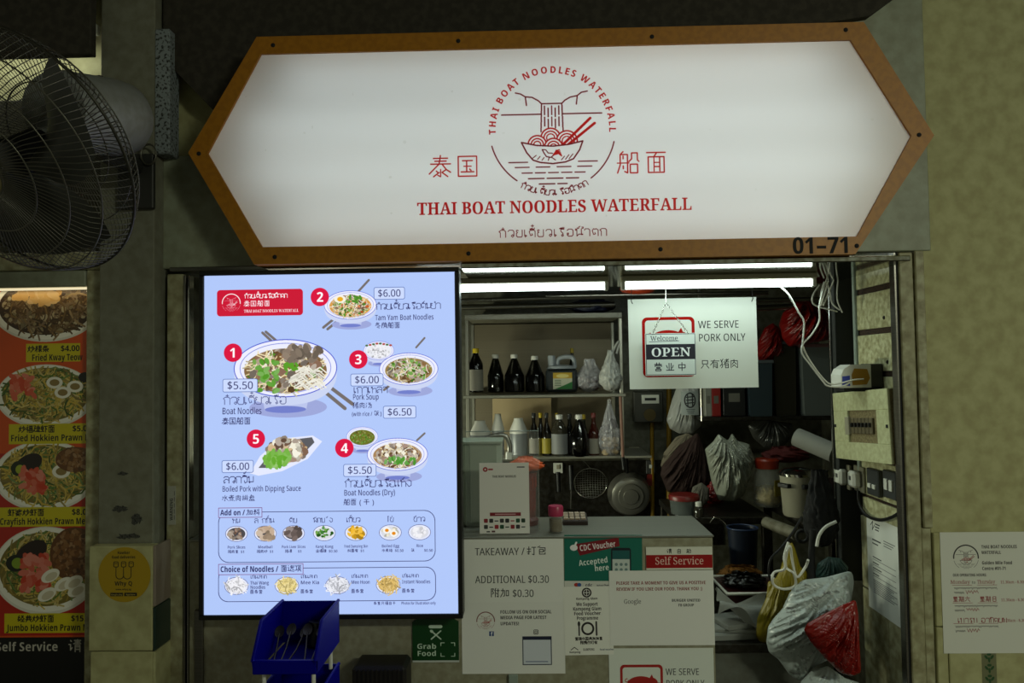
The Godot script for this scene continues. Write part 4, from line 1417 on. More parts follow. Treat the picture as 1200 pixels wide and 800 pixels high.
func menu_screen():
	var t := thing("menu_display", "tall lit menu screen with numbered noodle dishes on pale blue", "screen", Vector3(-0.565, 1.351, 0.0))
	var w := 0.712
	var h := 0.950
	obj("housing", bx(Vector3(0, 0, 0.068), Vector3(w + 0.026, h + 0.026, 0.052)), mats.black_plastic, t)
	for q in [[0, h / 2 + 0.0065, w + 0.026, 0.013], [0, -h / 2 - 0.0065, w + 0.026, 0.013], [-w / 2 - 0.0065, 0, 0.013, h], [w / 2 + 0.0065, 0, 0.013, h]]:
		obj("bezel", bx(Vector3(q[0], q[1], 0.099), Vector3(q[2], q[3], 0.011)), mats.black_plastic, t)
	var m := print_mat(print_menu(), 0.25)
	m.emission_enabled = true
	m.emission = Color.BLACK
	m.emission_texture = m.albedo_texture
	m.emission_energy_multiplier = 1.0
	m.albedo_texture = null
	m.albedo_color = Color(0.03, 0.03, 0.035)
	var s := printed("screen", w, h, 0.002, m, t, 0.0, mats.black_plastic)
	s.position = Vector3(0, 0, 0.0975)
	obj("mount", bx(Vector3(0, 0.2, 0.02), Vector3(0.3, 0.2, 0.05)), mats.steel_dark, t)
	area(t, "screen_light", Vector3(0, 0, 0.110), Vector3.BACK, Vector2(w, h), 0.06, Color(0.80, 0.84, 1.0))

func fan():
	var R := 0.285
	var ax := (look * Vector3(-0.258, -0.533, 0.806)).normalized()
	var c := at(24, 182, 0.55)
	var b := Basis.looking_at(-ax, Vector3.UP)        # local +z runs along the axis towards the front
	var t := thing("wall_fan", "grey caged oscillating fan on an arm from the grey pillar", "fan", c)
	t.basis = b
	var wire := mat("fan_wire", Color(0.36, 0.35, 0.31), 0.35, 0.6)
	var zf := func(r: float) -> float: return 0.115 - 0.02 * pow(r / R, 2.0) - 0.095 * pow(r / R, 9.0)
	var zb := func(r: float) -> float: return -0.115 + 0.015 * pow(r / R, 2.0) + 0.10 * pow(r / R, 7.0)
	for side in 2:
		var f: Callable = [zf, zb][side]
		var st := new_st()
		for i in 108:
			var a := TAU * i / 108.0
			var pts := []
			for k in 8:
				var r: float = lerpf(0.055, R, [0.0, 0.2, 0.45, 0.65, 0.8, 0.9, 0.96, 1.0][k])
				var tw := a + (0.35 * (1.0 - r / R) if side == 0 else 0.0)
				pts.append(Vector3(cos(tw) * r, sin(tw) * r, f.call(r)))
			tube(st, pts, 0.0011, 4)
		var g := obj(["front_grille", "rear_grille"][side], st, wire, t)
		for r in [0.058, 0.135, 0.205, 0.255, R]:
			var ring := []
			for k in 64:
				ring.append(Vector3(cos(TAU * k / 64) * r, sin(TAU * k / 64) * r, f.call(r)))
			obj("ring", rod(ring, 0.0035 if r == R else 0.0018, 6, true), wire, g)
	obj("hub_badge", turned([Vector2(0, 0.108), Vector2(0.055, 0.108), Vector2(0.056, 0.114), Vector2(0.048, 0.122), Vector2(0, 0.126)], 24, Transform3D(Basis(Vector3.RIGHT, PI / 2), Vector3.ZERO)), mat("fan_badge", Color(0.46, 0.42, 0.28), 0.5), t)
	for k in 3:
		var st := new_st()
		var rows := []
		for i in 9:
			var r := lerpf(0.04, 0.245, i / 8.0)
			var row := []
			for j in 7:
				var s := j / 6.0 - 0.5
				var a := TAU * k / 3.0 + s * (0.9 + 0.5 * sin(i / 8.0 * PI)) + i * 0.05
				row.append(Vector3(cos(a) * r, sin(a) * r, -0.01 + s * -0.09 + 0.012 * cos(s * PI)))
			rows.append(row)
		st.set_smooth_group(0)
		for i in 8:
			for j in 6:
				quad(st, rows[i][j], rows[i][j + 1], rows[i + 1][j + 1], rows[i + 1][j])
		var bm := mat("fan_blade", Color(0.17, 0.17, 0.15), 0.4)
		bm.cull_mode = BaseMaterial3D.CULL_DISABLED
		obj("blade", st, bm, t)
	obj("spindle", turned([Vector2(0, -0.06), Vector2(0.045, -0.06), Vector2(0.045, 0.02), Vector2(0.02, 0.03), Vector2(0, 0.03)], 20, Transform3D(Basis(Vector3.RIGHT, PI / 2), Vector3.ZERO)), mats.black_plastic, t)
	var grey := mat("fan_grey", Color(0.52, 0.53, 0.52), 0.45, 0.0, tex.blotch, 3.0)
	# the motor housing runs level from the rear grille to the pillar
	var inv := b.inverse()
	var p0 := inv * (at(70, 130, 0.44) - c)
	var p1 := inv * (at(150, 140, 0.20) - c)
	var d := (p1 - p0).normalized()
	var side_v := d.cross(inv * Vector3.UP).normalized()
	var mb := Basis(side_v, d, side_v.cross(d))
	var ml := p0.distance_to(p1)
	var mo := obj("motor_housing", turned([Vector2(0, -0.02), Vector2(0.085, -0.02), Vector2(0.095, 0.0), Vector2(0.100, ml * 0.70), Vector2(0.096, ml * 0.88), Vector2(0.082, ml * 0.97), Vector2(0, ml)], 28, Transform3D(mb, p0), 1.0, 1.0), grey, t)
	obj("vent_slot", bx(p0 + inv * Vector3(0.01, 0.0, 0.0) + d * ml * 0.55 + (inv * Vector3(-0.1, 0.95, 0.3)).normalized() * 0.094, Vector3(0.045, 0.016, 0.008), mb), mat("rust_slot", Color(0.16, 0.11, 0.05), 0.8), mo)
	# swivel joint, neck and wall bracket
	var q0 := inv * (at(120, 178, 0.26) - c)
	var q1 := inv * (at(148, 190, 0.16) - c)
	var q2 := inv * (at(158, 195, 0.075) - c)
	obj("neck", rod([p0.lerp(p1, 0.65) + inv * Vector3(0, -0.07, 0), q0, q1, q2], 0.026, 12), mat("fan_cast", Color(0.20, 0.20, 0.19), 0.5, 0.3), t)
	obj("bracket", bx(inv * (at(160, 213, 0.070) - c), Vector3(0.105, 0.16, 0.018), inv), mat("fan_cast", Color.BLACK), t)
	obj("pull_ring", rod(circle_points(inv * (at(174, 181, 0.085) - c), inv * Vector3.RIGHT, inv * Vector3.UP, 0.022, 0.030, 20), 0.003, 6, true), wire, t)

func circle_points(c: Vector3, u: Vector3, v: Vector3, ru: float, rv: float, n: int) -> Array:
	var out := []
	for i in n:
		out.append(c + u * cos(TAU * i / n) * ru + v * sin(TAU * i / n) * rv)
	return out

func neighbour():
	# next stall: cream frame, menu board lit by a strip under its hood
	struct("trim_23", span(Vector3(-1.312, 0, -0.05), Vector3(-1.250, 1.862, 0.012)), mats.cream_metal)
	struct("trim_24", span(Vector3(-2.2, 1.862, -0.05), Vector3(-1.247, 1.915, 0.02)), mats.cream_metal)
	struct("trim_25", span(Vector3(-2.2, 1.812, -0.05), Vector3(-1.312, 1.860, 0.018)), mats.fascia_metal)
	struct("wall_neighbour", span(Vector3(-3.2, 0, -0.15), Vector3(-1.752, 3.1, -0.03)), mats.wall_paint)
	var m := mpp(0.0)
	var t := thing("menu_board", "tall orange and red prawn noodle menu board of the next stall", "menu board", Vector3(-1.316 - 82.5 * m, 1.806 - 246 * m, -0.02))
	printed("poster", 165 * m, 492 * m, 0.004, print_mat(print_neighbour_menu(), 0.35), t)
	obj("backing", bx(Vector3(0, 0, -0.015), Vector3(165 * m, 492 * m, 0.02)), mats.cream_metal, t)
	var l := thing("strip_light", "slim light strip under the hood above the orange menu board", "light", Vector3(-1.52, 1.808, 0.0))
	obj("diffuser", bx(Vector3(0, 0, 0), Vector3(0.42, 0.006, 0.012)), glow("strip_glow", Color(1, 0.93, 0.75), 0.8), l)
	area(l, "strip_glow_light", Vector3(0, -0.006, 0), Vector3(0, -1, -0.25), Vector2(0.40, 0.012), 0.006, Color(1, 0.93, 0.75))
	# stickers on the pillar
	var st := SurfaceTool.new()
	st.begin(Mesh.PRIMITIVE_TRIANGLES)
	var rx := 31.0 * mpp(0.1)
	for k in 48:
		for v in [Vector2.ZERO, Vector2.from_angle(TAU * (k + 1) / 48), Vector2.from_angle(TAU * k / 48)]:
			st.set_uv(v * 0.5 * Vector2(1, -1) + Vector2(0.5, 0.5))
			st.set_normal(Vector3.BACK)
			st.add_vertex(Vector3(v.x * rx, v.y * rx * 1.03, 0.0012))
	var rim := new_st()
	lathe(rim, [Vector2(rx, -0.0002), Vector2(rx, 0.0012)], 48, Transform3D(Basis(Vector3.RIGHT, PI / 2), Vector3.ZERO), 1.0, 1.03)
	var stick := thing("round_sticker", "round yellow delivery sticker with three plugs on pillar cladding", "sticker", at(146, 673, 0.1005))
	var o := MeshInstance3D.new()
	o.name = "print_face"
	o.mesh = st.commit()
	o.material_override = print_mat(print_sticker(), 0.5)
	stick.add_child(o)
	obj("edge", rim, mat("sticker_edge", Color(0.66, 0.54, 0.02), 0.5), stick)
	var sm := sheet(10, 45, 6.0, Color(0.62, 0.62, 0.58))
	sm.text("WARNING", 6.5, 40, 5, Color(0.1, 0.1, 0.1), 1, 0, 26, -PI / 2)
	for i in 5: sm.rect(8, 6 + i * 7, 0.7, 5, Color(0.3, 0.3, 0.3))
	var w := printed("warning_label", 10 * mpp(0.01), 45 * mpp(0.01), 0.0008, print_mat(sm, 0.5))
	w.position = at(201, 592, 0.0112)
	tag(w, "narrow white printed label on the cream jamb left of screen", "label")

func counter():
	var t := thing("service_counter", "stainless steel service counter covered with paper notices", "counter", Vector3(0, 0, 0))
	obj("worktop", span(Vector3(-1.0, 1.0625, -0.262), Vector3(0.517, 1.068, 0.024)), mat("worktop_steel", Color(0.56, 0.56, 0.52), 0.42, 0.7, tex.brush, 2.0), t)
	obj("front_panel", span(Vector3(-1.0, 0.0, -0.005), Vector3(0.515, 1.0625, 0.018)), mat("panel_steel", Color(0.62, 0.61, 0.52), 0.45, 0.15, tex.blotch, 3.0), t)
	obj("side_panel", span(Vector3(0.500, 0.0, -0.255), Vector3(0.514, 1.062, -0.006)), mats.steel_dull, t)
	obj("corner_post", span(Vector3(-0.075, 0.30, 0.019), Vector3(-0.048, 0.679, 0.030)), mat("pale_post", Color(0.55, 0.60, 0.56), 0.4), t)
	obj("corner_post", span(Vector3(-0.98, 0.0, 0.018), Vector3(-0.955, 0.868, 0.030)), mats.steel, t)

func pin(called: String, label: String, category: String, cx: float, cy: float, w: float, h: float, z: float, m: Material, tilt := 0.0, bend := 0.0, group := "") -> MeshInstance3D:
	var o := printed(called, w, h, 0.0008, m, null, bend)
	o.position = at(cx, cy, z)
	o.rotation.z = deg_to_rad(tilt)
	tag(o, label, category, group)
	return o

func notices():
	var k := mpp(0.02)
	var g := "paper notices on the counter front"
	pin("paper_notice", "white A4 notice reading TAKEAWAY and ADDITIONAL $0.30 on counter", "notice", 600, 667, 0.297, 0.186, 0.0205, print_mat(print_takeaway(), 0.55), 0.0, 0.0, g)
	pin("paper_notice", "white notice about following social media below the takeaway notice", "notice", 601.5, 746, 0.295, 0.208, 0.0200, print_mat(print_social(), 0.55), 0.0, 0.0, g)
	pin("voucher_poster", "teal voucher poster with red ribbon and phone on counter", "poster", 707, 658, 90 * k, 62 * k, 0.0195, print_mat(print_voucher(), 0.4), -0.6, 0.0, g)
	pin("paper_notice", "narrow white food voucher notice with plate, fork and knife", "notice", 689.5, 727, 56 * k, 78 * k, 0.0208, print_mat(print_food_voucher(), 0.55), 0.8, 0.0, g)
	var ss := printed("self_service_sign", 76 * k, 26 * k, 0.004, print_mat(print_self_service(), 0.3))
	ss.position = at(796, 654, 0.0225)
	tag(ss, "small red and white Self Service sign on counter", "sign")
	pin("paper_notice", "white notice asking for a positive review, right end of counter", "notice", 775.5, 712, 0.297, 0.211, 0.0215, print_mat(print_review(), 0.55), 0.0, 0.0, g)
	pin("paper_notice", "white notice with red pig in a red frame, lowest on counter", "notice", 775.5, 806, 0.297, 0.224, 0.0205, print_mat(print_pork(152, true), 0.55), 0.0, 0.0, g)
	# green take-out box sign
	var d := thing("delivery_sign", "green take-out box shaped delivery sign under the screen's corner", "sign", at(510.5, 748, 0.0235))
	printed("board", 54 * k, 46 * k, 0.004, print_mat(print_delivery(), 0.45), d).position = Vector3(0, -4 * k, 0)
	obj("flap", plate([Vector2(-27 * k, 19 * k), Vector2(-14 * k, 27 * k), Vector2(14 * k, 27 * k), Vector2(27 * k, 19 * k)], -0.004, 0.0), mat("delivery_green", Color(0.0, 0.24, 0.07), 0.45), d)
	# hanging pork-only board and the OPEN sign in front of it
	var b := thing("hanging_notice", "large laminated WE SERVE PORK ONLY board hanging in the opening", "notice", at(812, 402, -0.22))
	b.rotation.z = deg_to_rad(0.2)
	var pm := print_mat(print_pork(), 0.8)
	pm.metallic_specular = 0.2
	pm.backlight_enabled = true
	pm.backlight = Color(0.9, 0.9, 0.9)
	printed("board", 0.410, 0.289, 0.0015, pm, b, -0.006, glass("clear_film", Color(1, 1, 1), 0.03))
	for s in [-1, 1]:
		var top := Vector3(0.190 * s, 0.2175, -0.005)
		obj("wire", rod([Vector3(0.190 * s, 0.130, 0.003), Vector3(0.194 * s, 0.139, 0.003), top], 0.0012, 5), mats.black_matte, b)
	var o := thing("open_sign", "small navy and white OPEN sign hanging on a chain before the pork notice", "sign", at(786, 415, -0.195))
	printed("board", 0.160, 0.134, 0.004, print_mat(print_open(), 0.4), o)
	for s in [-1, 1]:
		var a := Vector3(0.057 * s, 0.064, 0.002)
		var e := Vector3(-0.012, 0.164, 0.002)
		var n := 13
		for i in n:
			var p := a.lerp(e, (i + 0.5) / n)
			var u := (e - a).normalized()
			var v := u.cross(Vector3.BACK) if i % 2 else Vector3.BACK
			obj("chain_link", rod(circle_points(p, u, v, 0.0058, 0.0026, 8), 0.0008, 4, true), mats.chrome, o)
	obj("hook", rod([Vector3(-0.012, 0.164, 0.002), Vector3(-0.012, 0.174, 0.0), Vector3(-0.010, 0.250, 0.0)], 0.0012, 5), mats.chrome, o)
	# opening hours sheet on the pier
	pin("paper_notice", "opening hours sheet with red handwriting on beige pier", "notice", 1156, 694, 100 * mpp(0.0) , 136 * mpp(0.0), 0.0135, print_mat(print_hours(), 0.6), 0.0)
	# green floral tile strip low on the pier
	var f := sheet(20, 60, 5.0, Color(0.45, 0.45, 0.33))
	for i in 5:
		for q in 4:
			f.ell(10 + [-4, 4, 0, 0][q], 6 + i * 12 + [0, 0, -3, 3][q], 3.2, 1.6, Color(0.16, 0.30, 0.17), [0.7, -0.7, 0.0, 1.5][q], 10)
	pin("floral_tile", "green floral tile strip below the opening hours sheet", "tile", 1160, 795, 16 * mpp(0.0), 60 * mpp(0.0), 0.0132, print_mat(f, 0.3))

func kitchen():
	# two fluorescent tubes under the kitchen ceiling
	var i := 0
	var ty := 1.802
	for x in [at(712, 335, -0.12).x - 0.295, (at(728, 332, -0.12).x + at(955, 326, -0.12).x) * 0.5]:
		var half := 0.297
		var t := thing("tube_fixture", ["lit fluorescent tube partly behind the menu screen", "lit fluorescent tube above the hanging pork notice"][i], "light", Vector3(x, ty, -0.12), 0.0, "kitchen tube lights")
		obj("batten", bx(Vector3(0, 0.0208, 0), Vector3(half * 2.0, 0.0180, 0.045)), mat("batten_cream", Color(0.62, 0.60, 0.50), 0.4), t)
		for s in [-1, 1]:
			obj("end_cap", bx(Vector3((half - 0.006) * s, 0.0, 0), Vector3(0.012, 0.026, 0.026)), mats.white_plastic, t)
		obj("tube", rod([Vector3(-half + 0.012, 0, 0), Vector3(half - 0.012, 0, 0)], 0.0112, 12), glow("kitchen_tube", Color(0.93, 1.0, 0.98), 6.0), t)
		area(t, "tube_light", Vector3(0, -0.0135, 0), Vector3.DOWN, Vector2(half * 2.0 - 0.03, 0.018), 0.085, Color(0.90, 1.0, 0.97))
		i += 1
	# unseen lamp behind the menu screen, placed to light rack and side wall
	var wl := thing("unseen_kitchen_lamp", "unseen lamp low on the kitchen left wall, lighting rack and side wall", "light", Vector3(-1.05, 1.16, -0.95))
	obj("batten", bx(Vector3(0.012, 0, 0), Vector3(0.024, 0.05, 0.62)), mats.white_plastic, wl)
	obj("tube", rod([Vector3(0.04, 0, -0.29), Vector3(0.04, 0, 0.29)], 0.012, 10), glow("kitchen_tube", Color.WHITE, 5.0), wl)
	area(wl, "tube_light", Vector3(0.056, 0, 0), Vector3.RIGHT, Vector2(0.58, 0.03), 1.35, Color(0.97, 1.0, 0.88))
	# unseen ceiling lamp behind the lintel, placed to light the kitchen from above
	var cl := thing("unseen_ceiling_lamp", "unseen lamp on the kitchen ceiling, lighting the kitchen from above", "light", Vector3(0.45, 1.972, -0.85))
	obj("batten", bx(Vector3(0, 0.016, 0), Vector3(0.62, 0.02, 0.04)), mats.white_plastic, cl)
	obj("tube", rod([Vector3(-0.29, -0.004, 0), Vector3(0.29, -0.004, 0)], 0.009, 10), glow("kitchen_tube", Color.WHITE, 5.0), cl)
	area(cl, "tube_light", Vector3(0, -0.018, 0), Vector3.DOWN, Vector2(0.56, 0.02), 0.27, Color(0.93, 1.0, 0.93))
	# stainless rail and pipes under the ceiling behind the lamps
	var pipes := [[536, 352, 735, 347, -1.35, 0.010], [536, 360, 720, 357, -1.5, 0.014], [640, 347, 900, 343, -1.2, 0.009], [860, 352, 975, 350, -1.1, 0.010], [860, 362, 960, 358, -1.3, 0.014]]
	var names := ["thin steel pipe under ceiling above the bottle rack", "thick steel pipe just over the rack's top rail", "steel pipe behind the pork notice under the ceiling", "thin steel pipe above the red bags", "thick steel pipe behind the red bags"]
	for k in 5:
		var q: Array = pipes[k]
		tag(obj("ceiling_pipe", rod([at(q[0], q[1], q[4]), at(q[2], q[3], q[4])], q[5], 10), mats.steel), names[k], "pipe", "pipes under the kitchen ceiling")
	var bb := obj("folded_bag", bag(Vector3(0.22, 0.075, 0.12), 31, 0.5, 0.35, 0.5, 36, 18), mat("blue_sheet", Color(0.03, 0.05, 0.16), 0.5))
	bb.position = at(694, 367, -1.55)
	tag(bb, "crumpled navy blue bag lying on top of the bottle rack", "bag")
	var ob := obj("orange_bag", bag(Vector3(0.15, 0.055, 0.07), 33, 0.6, 0.3, 0.5, 36, 18), mat("orange_plastic", Color(0.60, 0.18, 0.05), 0.4))
	ob.position = at(748, 345.5, -1.2)
	tag(ob, "orange plastic bundle under the lamp behind the pork notice", "bag")

func bottle(label: String, x: float, base: float, top: float, z: float, wide: float, kind: String, body: Material, cap: Material, paper: Material = null, band := Vector2(0.12, 0.42), group := "sauce bottles on the rack") -> Node3D:
	var k := mpp(z)
	var h := (base - top) * k
	var r := wide * 0.5 * k
	var t := thing("sauce_bottle", label, "bottle", at(x, base, z), 0.0, group)
	var neck := minf(r * 0.36, 0.014)
	var prof: Array
	var sh: float       # height where the straight side ends
	match kind:
		"cone":
			sh = h * 0.44
			prof = [Vector2(0, 0), Vector2(r * 0.92, 0), Vector2(r, h * 0.03), Vector2(r, sh), Vector2(r * 0.92, sh + h * 0.05), Vector2(neck * 1.3, h * 0.84), Vector2(neck, h * 0.87), Vector2(neck, h * 0.93), Vector2(0, h * 0.93)]
		"slim":
			sh = h * 0.52
			prof = [Vector2(0, 0), Vector2(r * 0.92, 0), Vector2(r, h * 0.02), Vector2(r, sh), Vector2(r * 0.85, sh + h * 0.07), Vector2(neck * 1.25, h * 0.74), Vector2(neck, h * 0.80), Vector2(neck, h * 0.94), Vector2(0, h * 0.94)]
		_:
			sh = h * 0.60
			prof = [Vector2(0, 0), Vector2(r * 0.93, 0), Vector2(r, h * 0.03), Vector2(r, sh), Vector2(r * 0.93, sh + h * 0.06), Vector2(r * 0.6, h * 0.78), Vector2(neck * 1.2, h * 0.84), Vector2(neck, h * 0.87), Vector2(neck, h * 0.93), Vector2(0, h * 0.93)]
	obj("body", turned(prof, 24), body, t)
	var cr := neck * 1.25
	obj("cap", turned([Vector2(cr, h * 0.89), Vector2(cr, h * 0.985), Vector2(cr * 0.85, h), Vector2(0, h)], 14), cap, t)
	if paper:
		obj("paper_label", turned([Vector2(r + 0.0008, sh * band.x), Vector2(r + 0.0008, sh * (band.x + band.y * 1.6))], 24), paper, t)
	return t

func back_rack():
	var z := -1.5
	var a := at(547, 375, z)
	var b := at(727, 375, z)
	var y1 := at(640, 462, z).y
	var y2 := at(640, 535, z).y
	var d := 0.36
	var t := thing("bottle_rack", "stainless steel two-shelf rack holding sauce bottles on back wall", "rack", Vector3(0, 0, 0))
	var rack_steel := mat("rack_steel", Color(0.68, 0.67, 0.62), 0.32, 0.85)
	for x in [a.x, b.x]:
		for zz in [z, z - d]:
			obj("post", span(Vector3(x - 0.009, y2, zz - 0.018), Vector3(x + 0.009, a.y, zz)), rack_steel, t)
	obj("top_rail", span(Vector3(a.x - 0.01, a.y, z - 0.02), Vector3(b.x + 0.01, a.y + 0.028, z + 0.002)), rack_steel, t)
	obj("top_board", span(Vector3(a.x, a.y + 0.004, z - d), Vector3(b.x, a.y + 0.012, z - 0.021)), mats.steel_dull, t)
	obj("shelf", span(Vector3(a.x - 0.02, y1 - 0.016, z - d), Vector3(b.x + 0.02, y1, z + 0.003)), rack_steel, t)
	obj("shelf", span(Vector3(a.x - 0.02, y2 - 0.012, z - d), Vector3(b.x + 0.14, y2, z + 0.003)), rack_steel, t)
	obj("back_panel", span(Vector3(a.x, y2, z - d - 0.02), Vector3(b.x, a.y, z - d - 0.005)), mat("warm_steel", Color(0.50, 0.46, 0.38), 0.45, 0.6, tex.brush, 6.0), t)
	obj("side_post", span(Vector3(a.x - 0.055, y2, z - 0.03), Vector3(a.x - 0.03, y1 + 0.12, z)), mats.steel_dull, t)
	var bb := obj("beige_board", span(at(578, 533.5, -1.84), at(646, 466, -1.832)), mat("beige_card", Color(0.66, 0.58, 0.44), 0.6))
	tag(bb, "pale beige board standing behind the lower shelf bottles", "board")
	var soy := mat("dark_soy", Color(0.012, 0.010, 0.010), 0.12)
	var soy_clear := mat("brown_glass", Color(0.05, 0.035, 0.02), 0.1)
	var green := mat("green_glass", Color(0.05, 0.08, 0.02), 0.1)
	var wcap := mat("white_cap", Color(0.72, 0.71, 0.68), 0.4)
	var ycap := mat("yellow_cap", Color(0.70, 0.60, 0.06), 0.4)
	var bcap: Material = mats.black_plastic
	var pap := mat("bottle_paper", Color(0.50, 0.48, 0.44), 0.7)
	bottle("dark soy bottle with yellow cap and grey label, leftmost on upper shelf", 558, 459, 408, -1.62, 17, "round", soy, ycap, pap, Vector2(0.05, 0.5))
	bottle("black sauce bottle with white cap, second on upper shelf", 581, 459, 415, -1.62, 19, "cone", soy, wcap)
	bottle("black cone-shouldered bottle with white cap, third on upper shelf", 603, 459, 415, -1.60, 23, "cone", soy, wcap)
	bottle("black cone-shouldered bottle beside the grey jug on upper shelf", 627, 459, 417, -1.60, 22, "cone", soy, wcap)
	bottle("green bottle behind the grey jug on upper shelf", 671, 459, 408, -1.74, 9, "slim", green, ycap, mat("gold_paper", Color(0.45, 0.40, 0.12), 0.6))
	# jug with moulded handle
	var k := mpp(-1.62)
	var j := thing("oil_jug", "dark grey plastic jug with white handle top and green label", "jug", at(658, 459, -1.62))
	var jw := 36 * k
	obj("body", bx(Vector3(0, 13.5 * k, 0), Vector3(jw, 27 * k, jw * 0.7), Basis.IDENTITY, 0.012), mat("jug_grey", Color(0.10, 0.12, 0.13), 0.25), j)
	var jm := mat("jug_white", Color(0.56, 0.58, 0.60), 0.4)
	obj("shoulder", turned([Vector2(jw * 0.49, 27 * k), Vector2(jw * 0.42, 30 * k), Vector2(jw * 0.2, 31.5 * k), Vector2(0, 32 * k)], 24, Transform3D.IDENTITY, 1.0, 0.7), jm, j)
	obj("handle", rod(smooth([Vector3(-4 * k, 30 * k, 0), Vector3(-3 * k, 38 * k, 0), Vector3(6 * k, 41 * k, 0), Vector3(14 * k, 39 * k, 0), Vector3(16 * k, 28 * k, 0)]), 2.6 * k, 8), jm, j)
	obj("spout_cap", turned([Vector2(4.5 * k, 30 * k), Vector2(4.5 * k, 41 * k), Vector2(4 * k, 42.5 * k), Vector2(0, 42.5 * k)], 16, Transform3D(Basis.IDENTITY, Vector3(-11 * k, 0, 0))), jm, j)
	var js := sheet(24, 20, 10.0, Color(0.62, 0.62, 0.55))
	js.rect(0, 0, 24, 7, Color(0.62, 0.50, 0.08)); js.ell(12, 4, 8, 2.4, Color(0.75, 0.68, 0.4))
	js.poly(PackedVector2Array([Vector2(24, 11), Vector2(24, 20), Vector2(2, 20), Vector2(12, 16)]), Color(0.06, 0.34, 0.12))
	for i in 4: js.rect(2, 9 + i * 2, 8, 0.8, Color(0.2, 0.3, 0.2))
	printed("paper_label", 22 * k, 19 * k, 0.001, print_mat(js, 0.5), j).position = Vector3(1 * k, 13 * k, jw * 0.35 + 0.001)
	var cb := mat("clear_bag", Color(0.50, 0.48, 0.50), 0.22)
	var on := thing("onion_bag", "clear plastic bag of red onions at right of upper shelf", "bag", at(691, 459, -1.60))
	obj("film", bag(Vector3(29 * k, 38 * k, 24 * k), 41, 0.35, 0.30, 0.35), glass("thin_film", Color(0.75, 0.74, 0.76), 0.35, 0.2), on)
	for i in 7:
		obj("onion", turned([Vector2(0, 0), Vector2(0.016, 0.006), Vector2(0.022, 0.018), Vector2(0.014, 0.032), Vector2(0.003, 0.042), Vector2(0, 0.044)], 12, Transform3D(Basis(Vector3(0, 0, 1), rng.randf_range(-0.8, 0.8)), Vector3(((i % 4) - 1.5) * 0.024, 0.010 + (i / 4) * 0.032, rng.randf_range(-0.01, 0.025)))), mat("onion_red", Color(0.20, 0.04, 0.05), 0.35), on)
	var wb := thing("carrier_bag", "white plastic bag hanging on the rack's right post", "bag", at(716, 458, -1.50))
	var wm := mat("white_bag", Color(0.62, 0.62, 0.60), 0.35)
	obj("sack", bag(Vector3(24 * k, 46 * k, 20 * k), 43, 0.22, 0.30, 0.3), wm, wb)
	obj("handle_loop", rod(smooth([Vector3(2 * k, 42 * k, 0), Vector3(8 * k, 54 * k, 0), Vector3(11 * k, 55 * k, -0.005), Vector3(7 * k, 42 * k, 0)]), 0.006, 6), wm, wb)
	# lower shelf
	var y := 534.0
	var grey_pl := mat("grey_bottle", Color(0.40, 0.41, 0.42), 0.35)
	for q in [[563, 493, 24, "white cone-topped squeeze bottle, leftmost on lower shelf"], [584, 485, 14, "slim white pump bottle between two squeeze bottles"], [608, 490, 21, "white cone-topped squeeze bottle beside the brown bottles"]]:
		var kk := mpp(-1.62)
		var p := thing("squeeze_bottle", q[3], "bottle", at(q[0], y, -1.62), 0.0, "white squeeze bottles")
		var r: float = q[2] * 0.5 * kk
		var h: float = (y - q[1]) * kk
		obj("body", turned([Vector2(0, 0), Vector2(r, 0), Vector2(r, h * 0.58), Vector2(r * 0.95, h * 0.62), Vector2(0, h * 0.62)], 20), grey_pl, p)
		obj("cone_top", turned([Vector2(r * 1.02, h * 0.60), Vector2(r * 1.02, h * 0.66), Vector2(r * 0.55, h * 0.92), Vector2(r * 0.5, h), Vector2(0, h)], 20), wcap, p)
	bottle("brown glass bottle with black cap and pale label, lower shelf", 626, y, 484, -1.58, 11, "slim", soy_clear, bcap, pap)
	bottle("yellow-capped bottle with yellow label behind the brown bottles", 634, y, 484, -1.66, 10, "slim", soy_clear, ycap, mat("yellow_paper", Color(0.52, 0.46, 0.08), 0.6))
	bottle("brown glass bottle with yellow label beside the clear bottle", 641, y, 484, -1.56, 11, "slim", soy_clear, bcap, mat("yellow_paper", Color.BLACK))
	bottle("clear bottle with wide grey label in middle of lower shelf", 656, y, 486, -1.55, 19, "round", mat("dark_clear", Color(0.16, 0.15, 0.12), 0.08), wcap, mat("grey_paper", Color(0.42, 0.42, 0.42), 0.6), Vector2(0.1, 0.5))
	bottle("green bottle standing behind the clear labelled bottle", 653, y, 484, -1.72, 9, "slim", green, ycap)
	bottle("black bottle with black cap behind the wide black bottle", 668, y, 485, -1.66, 12, "slim", soy, bcap)
	bottle("wide black cone-shouldered bottle on lower shelf", 679, y, 486, -1.54, 24, "cone", soy, wcap)
	bottle("olive green bottle behind the red sauce bottle", 685, y, 486, -1.74, 9, "slim", green, ycap)
	bottle("reddish chilli sauce bottle with white label on lower shelf", 696, y, 484, -1.56, 13, "slim", mat("chilli_sauce", Color(0.20, 0.05, 0.02), 0.12), mat("red_cap", Color(0.35, 0.05, 0.03), 0.4), pap)
	var gb := thing("garlic_bag", "tied clear bag of garlic at right end of lower shelf", "bag", at(715, y, -1.55))
	obj("film", bag(Vector3(24 * k, 64 * k, 20 * k), 47, 0.14, 0.34, 0.28), glass("thin_film", Color.WHITE, 0.3), gb)
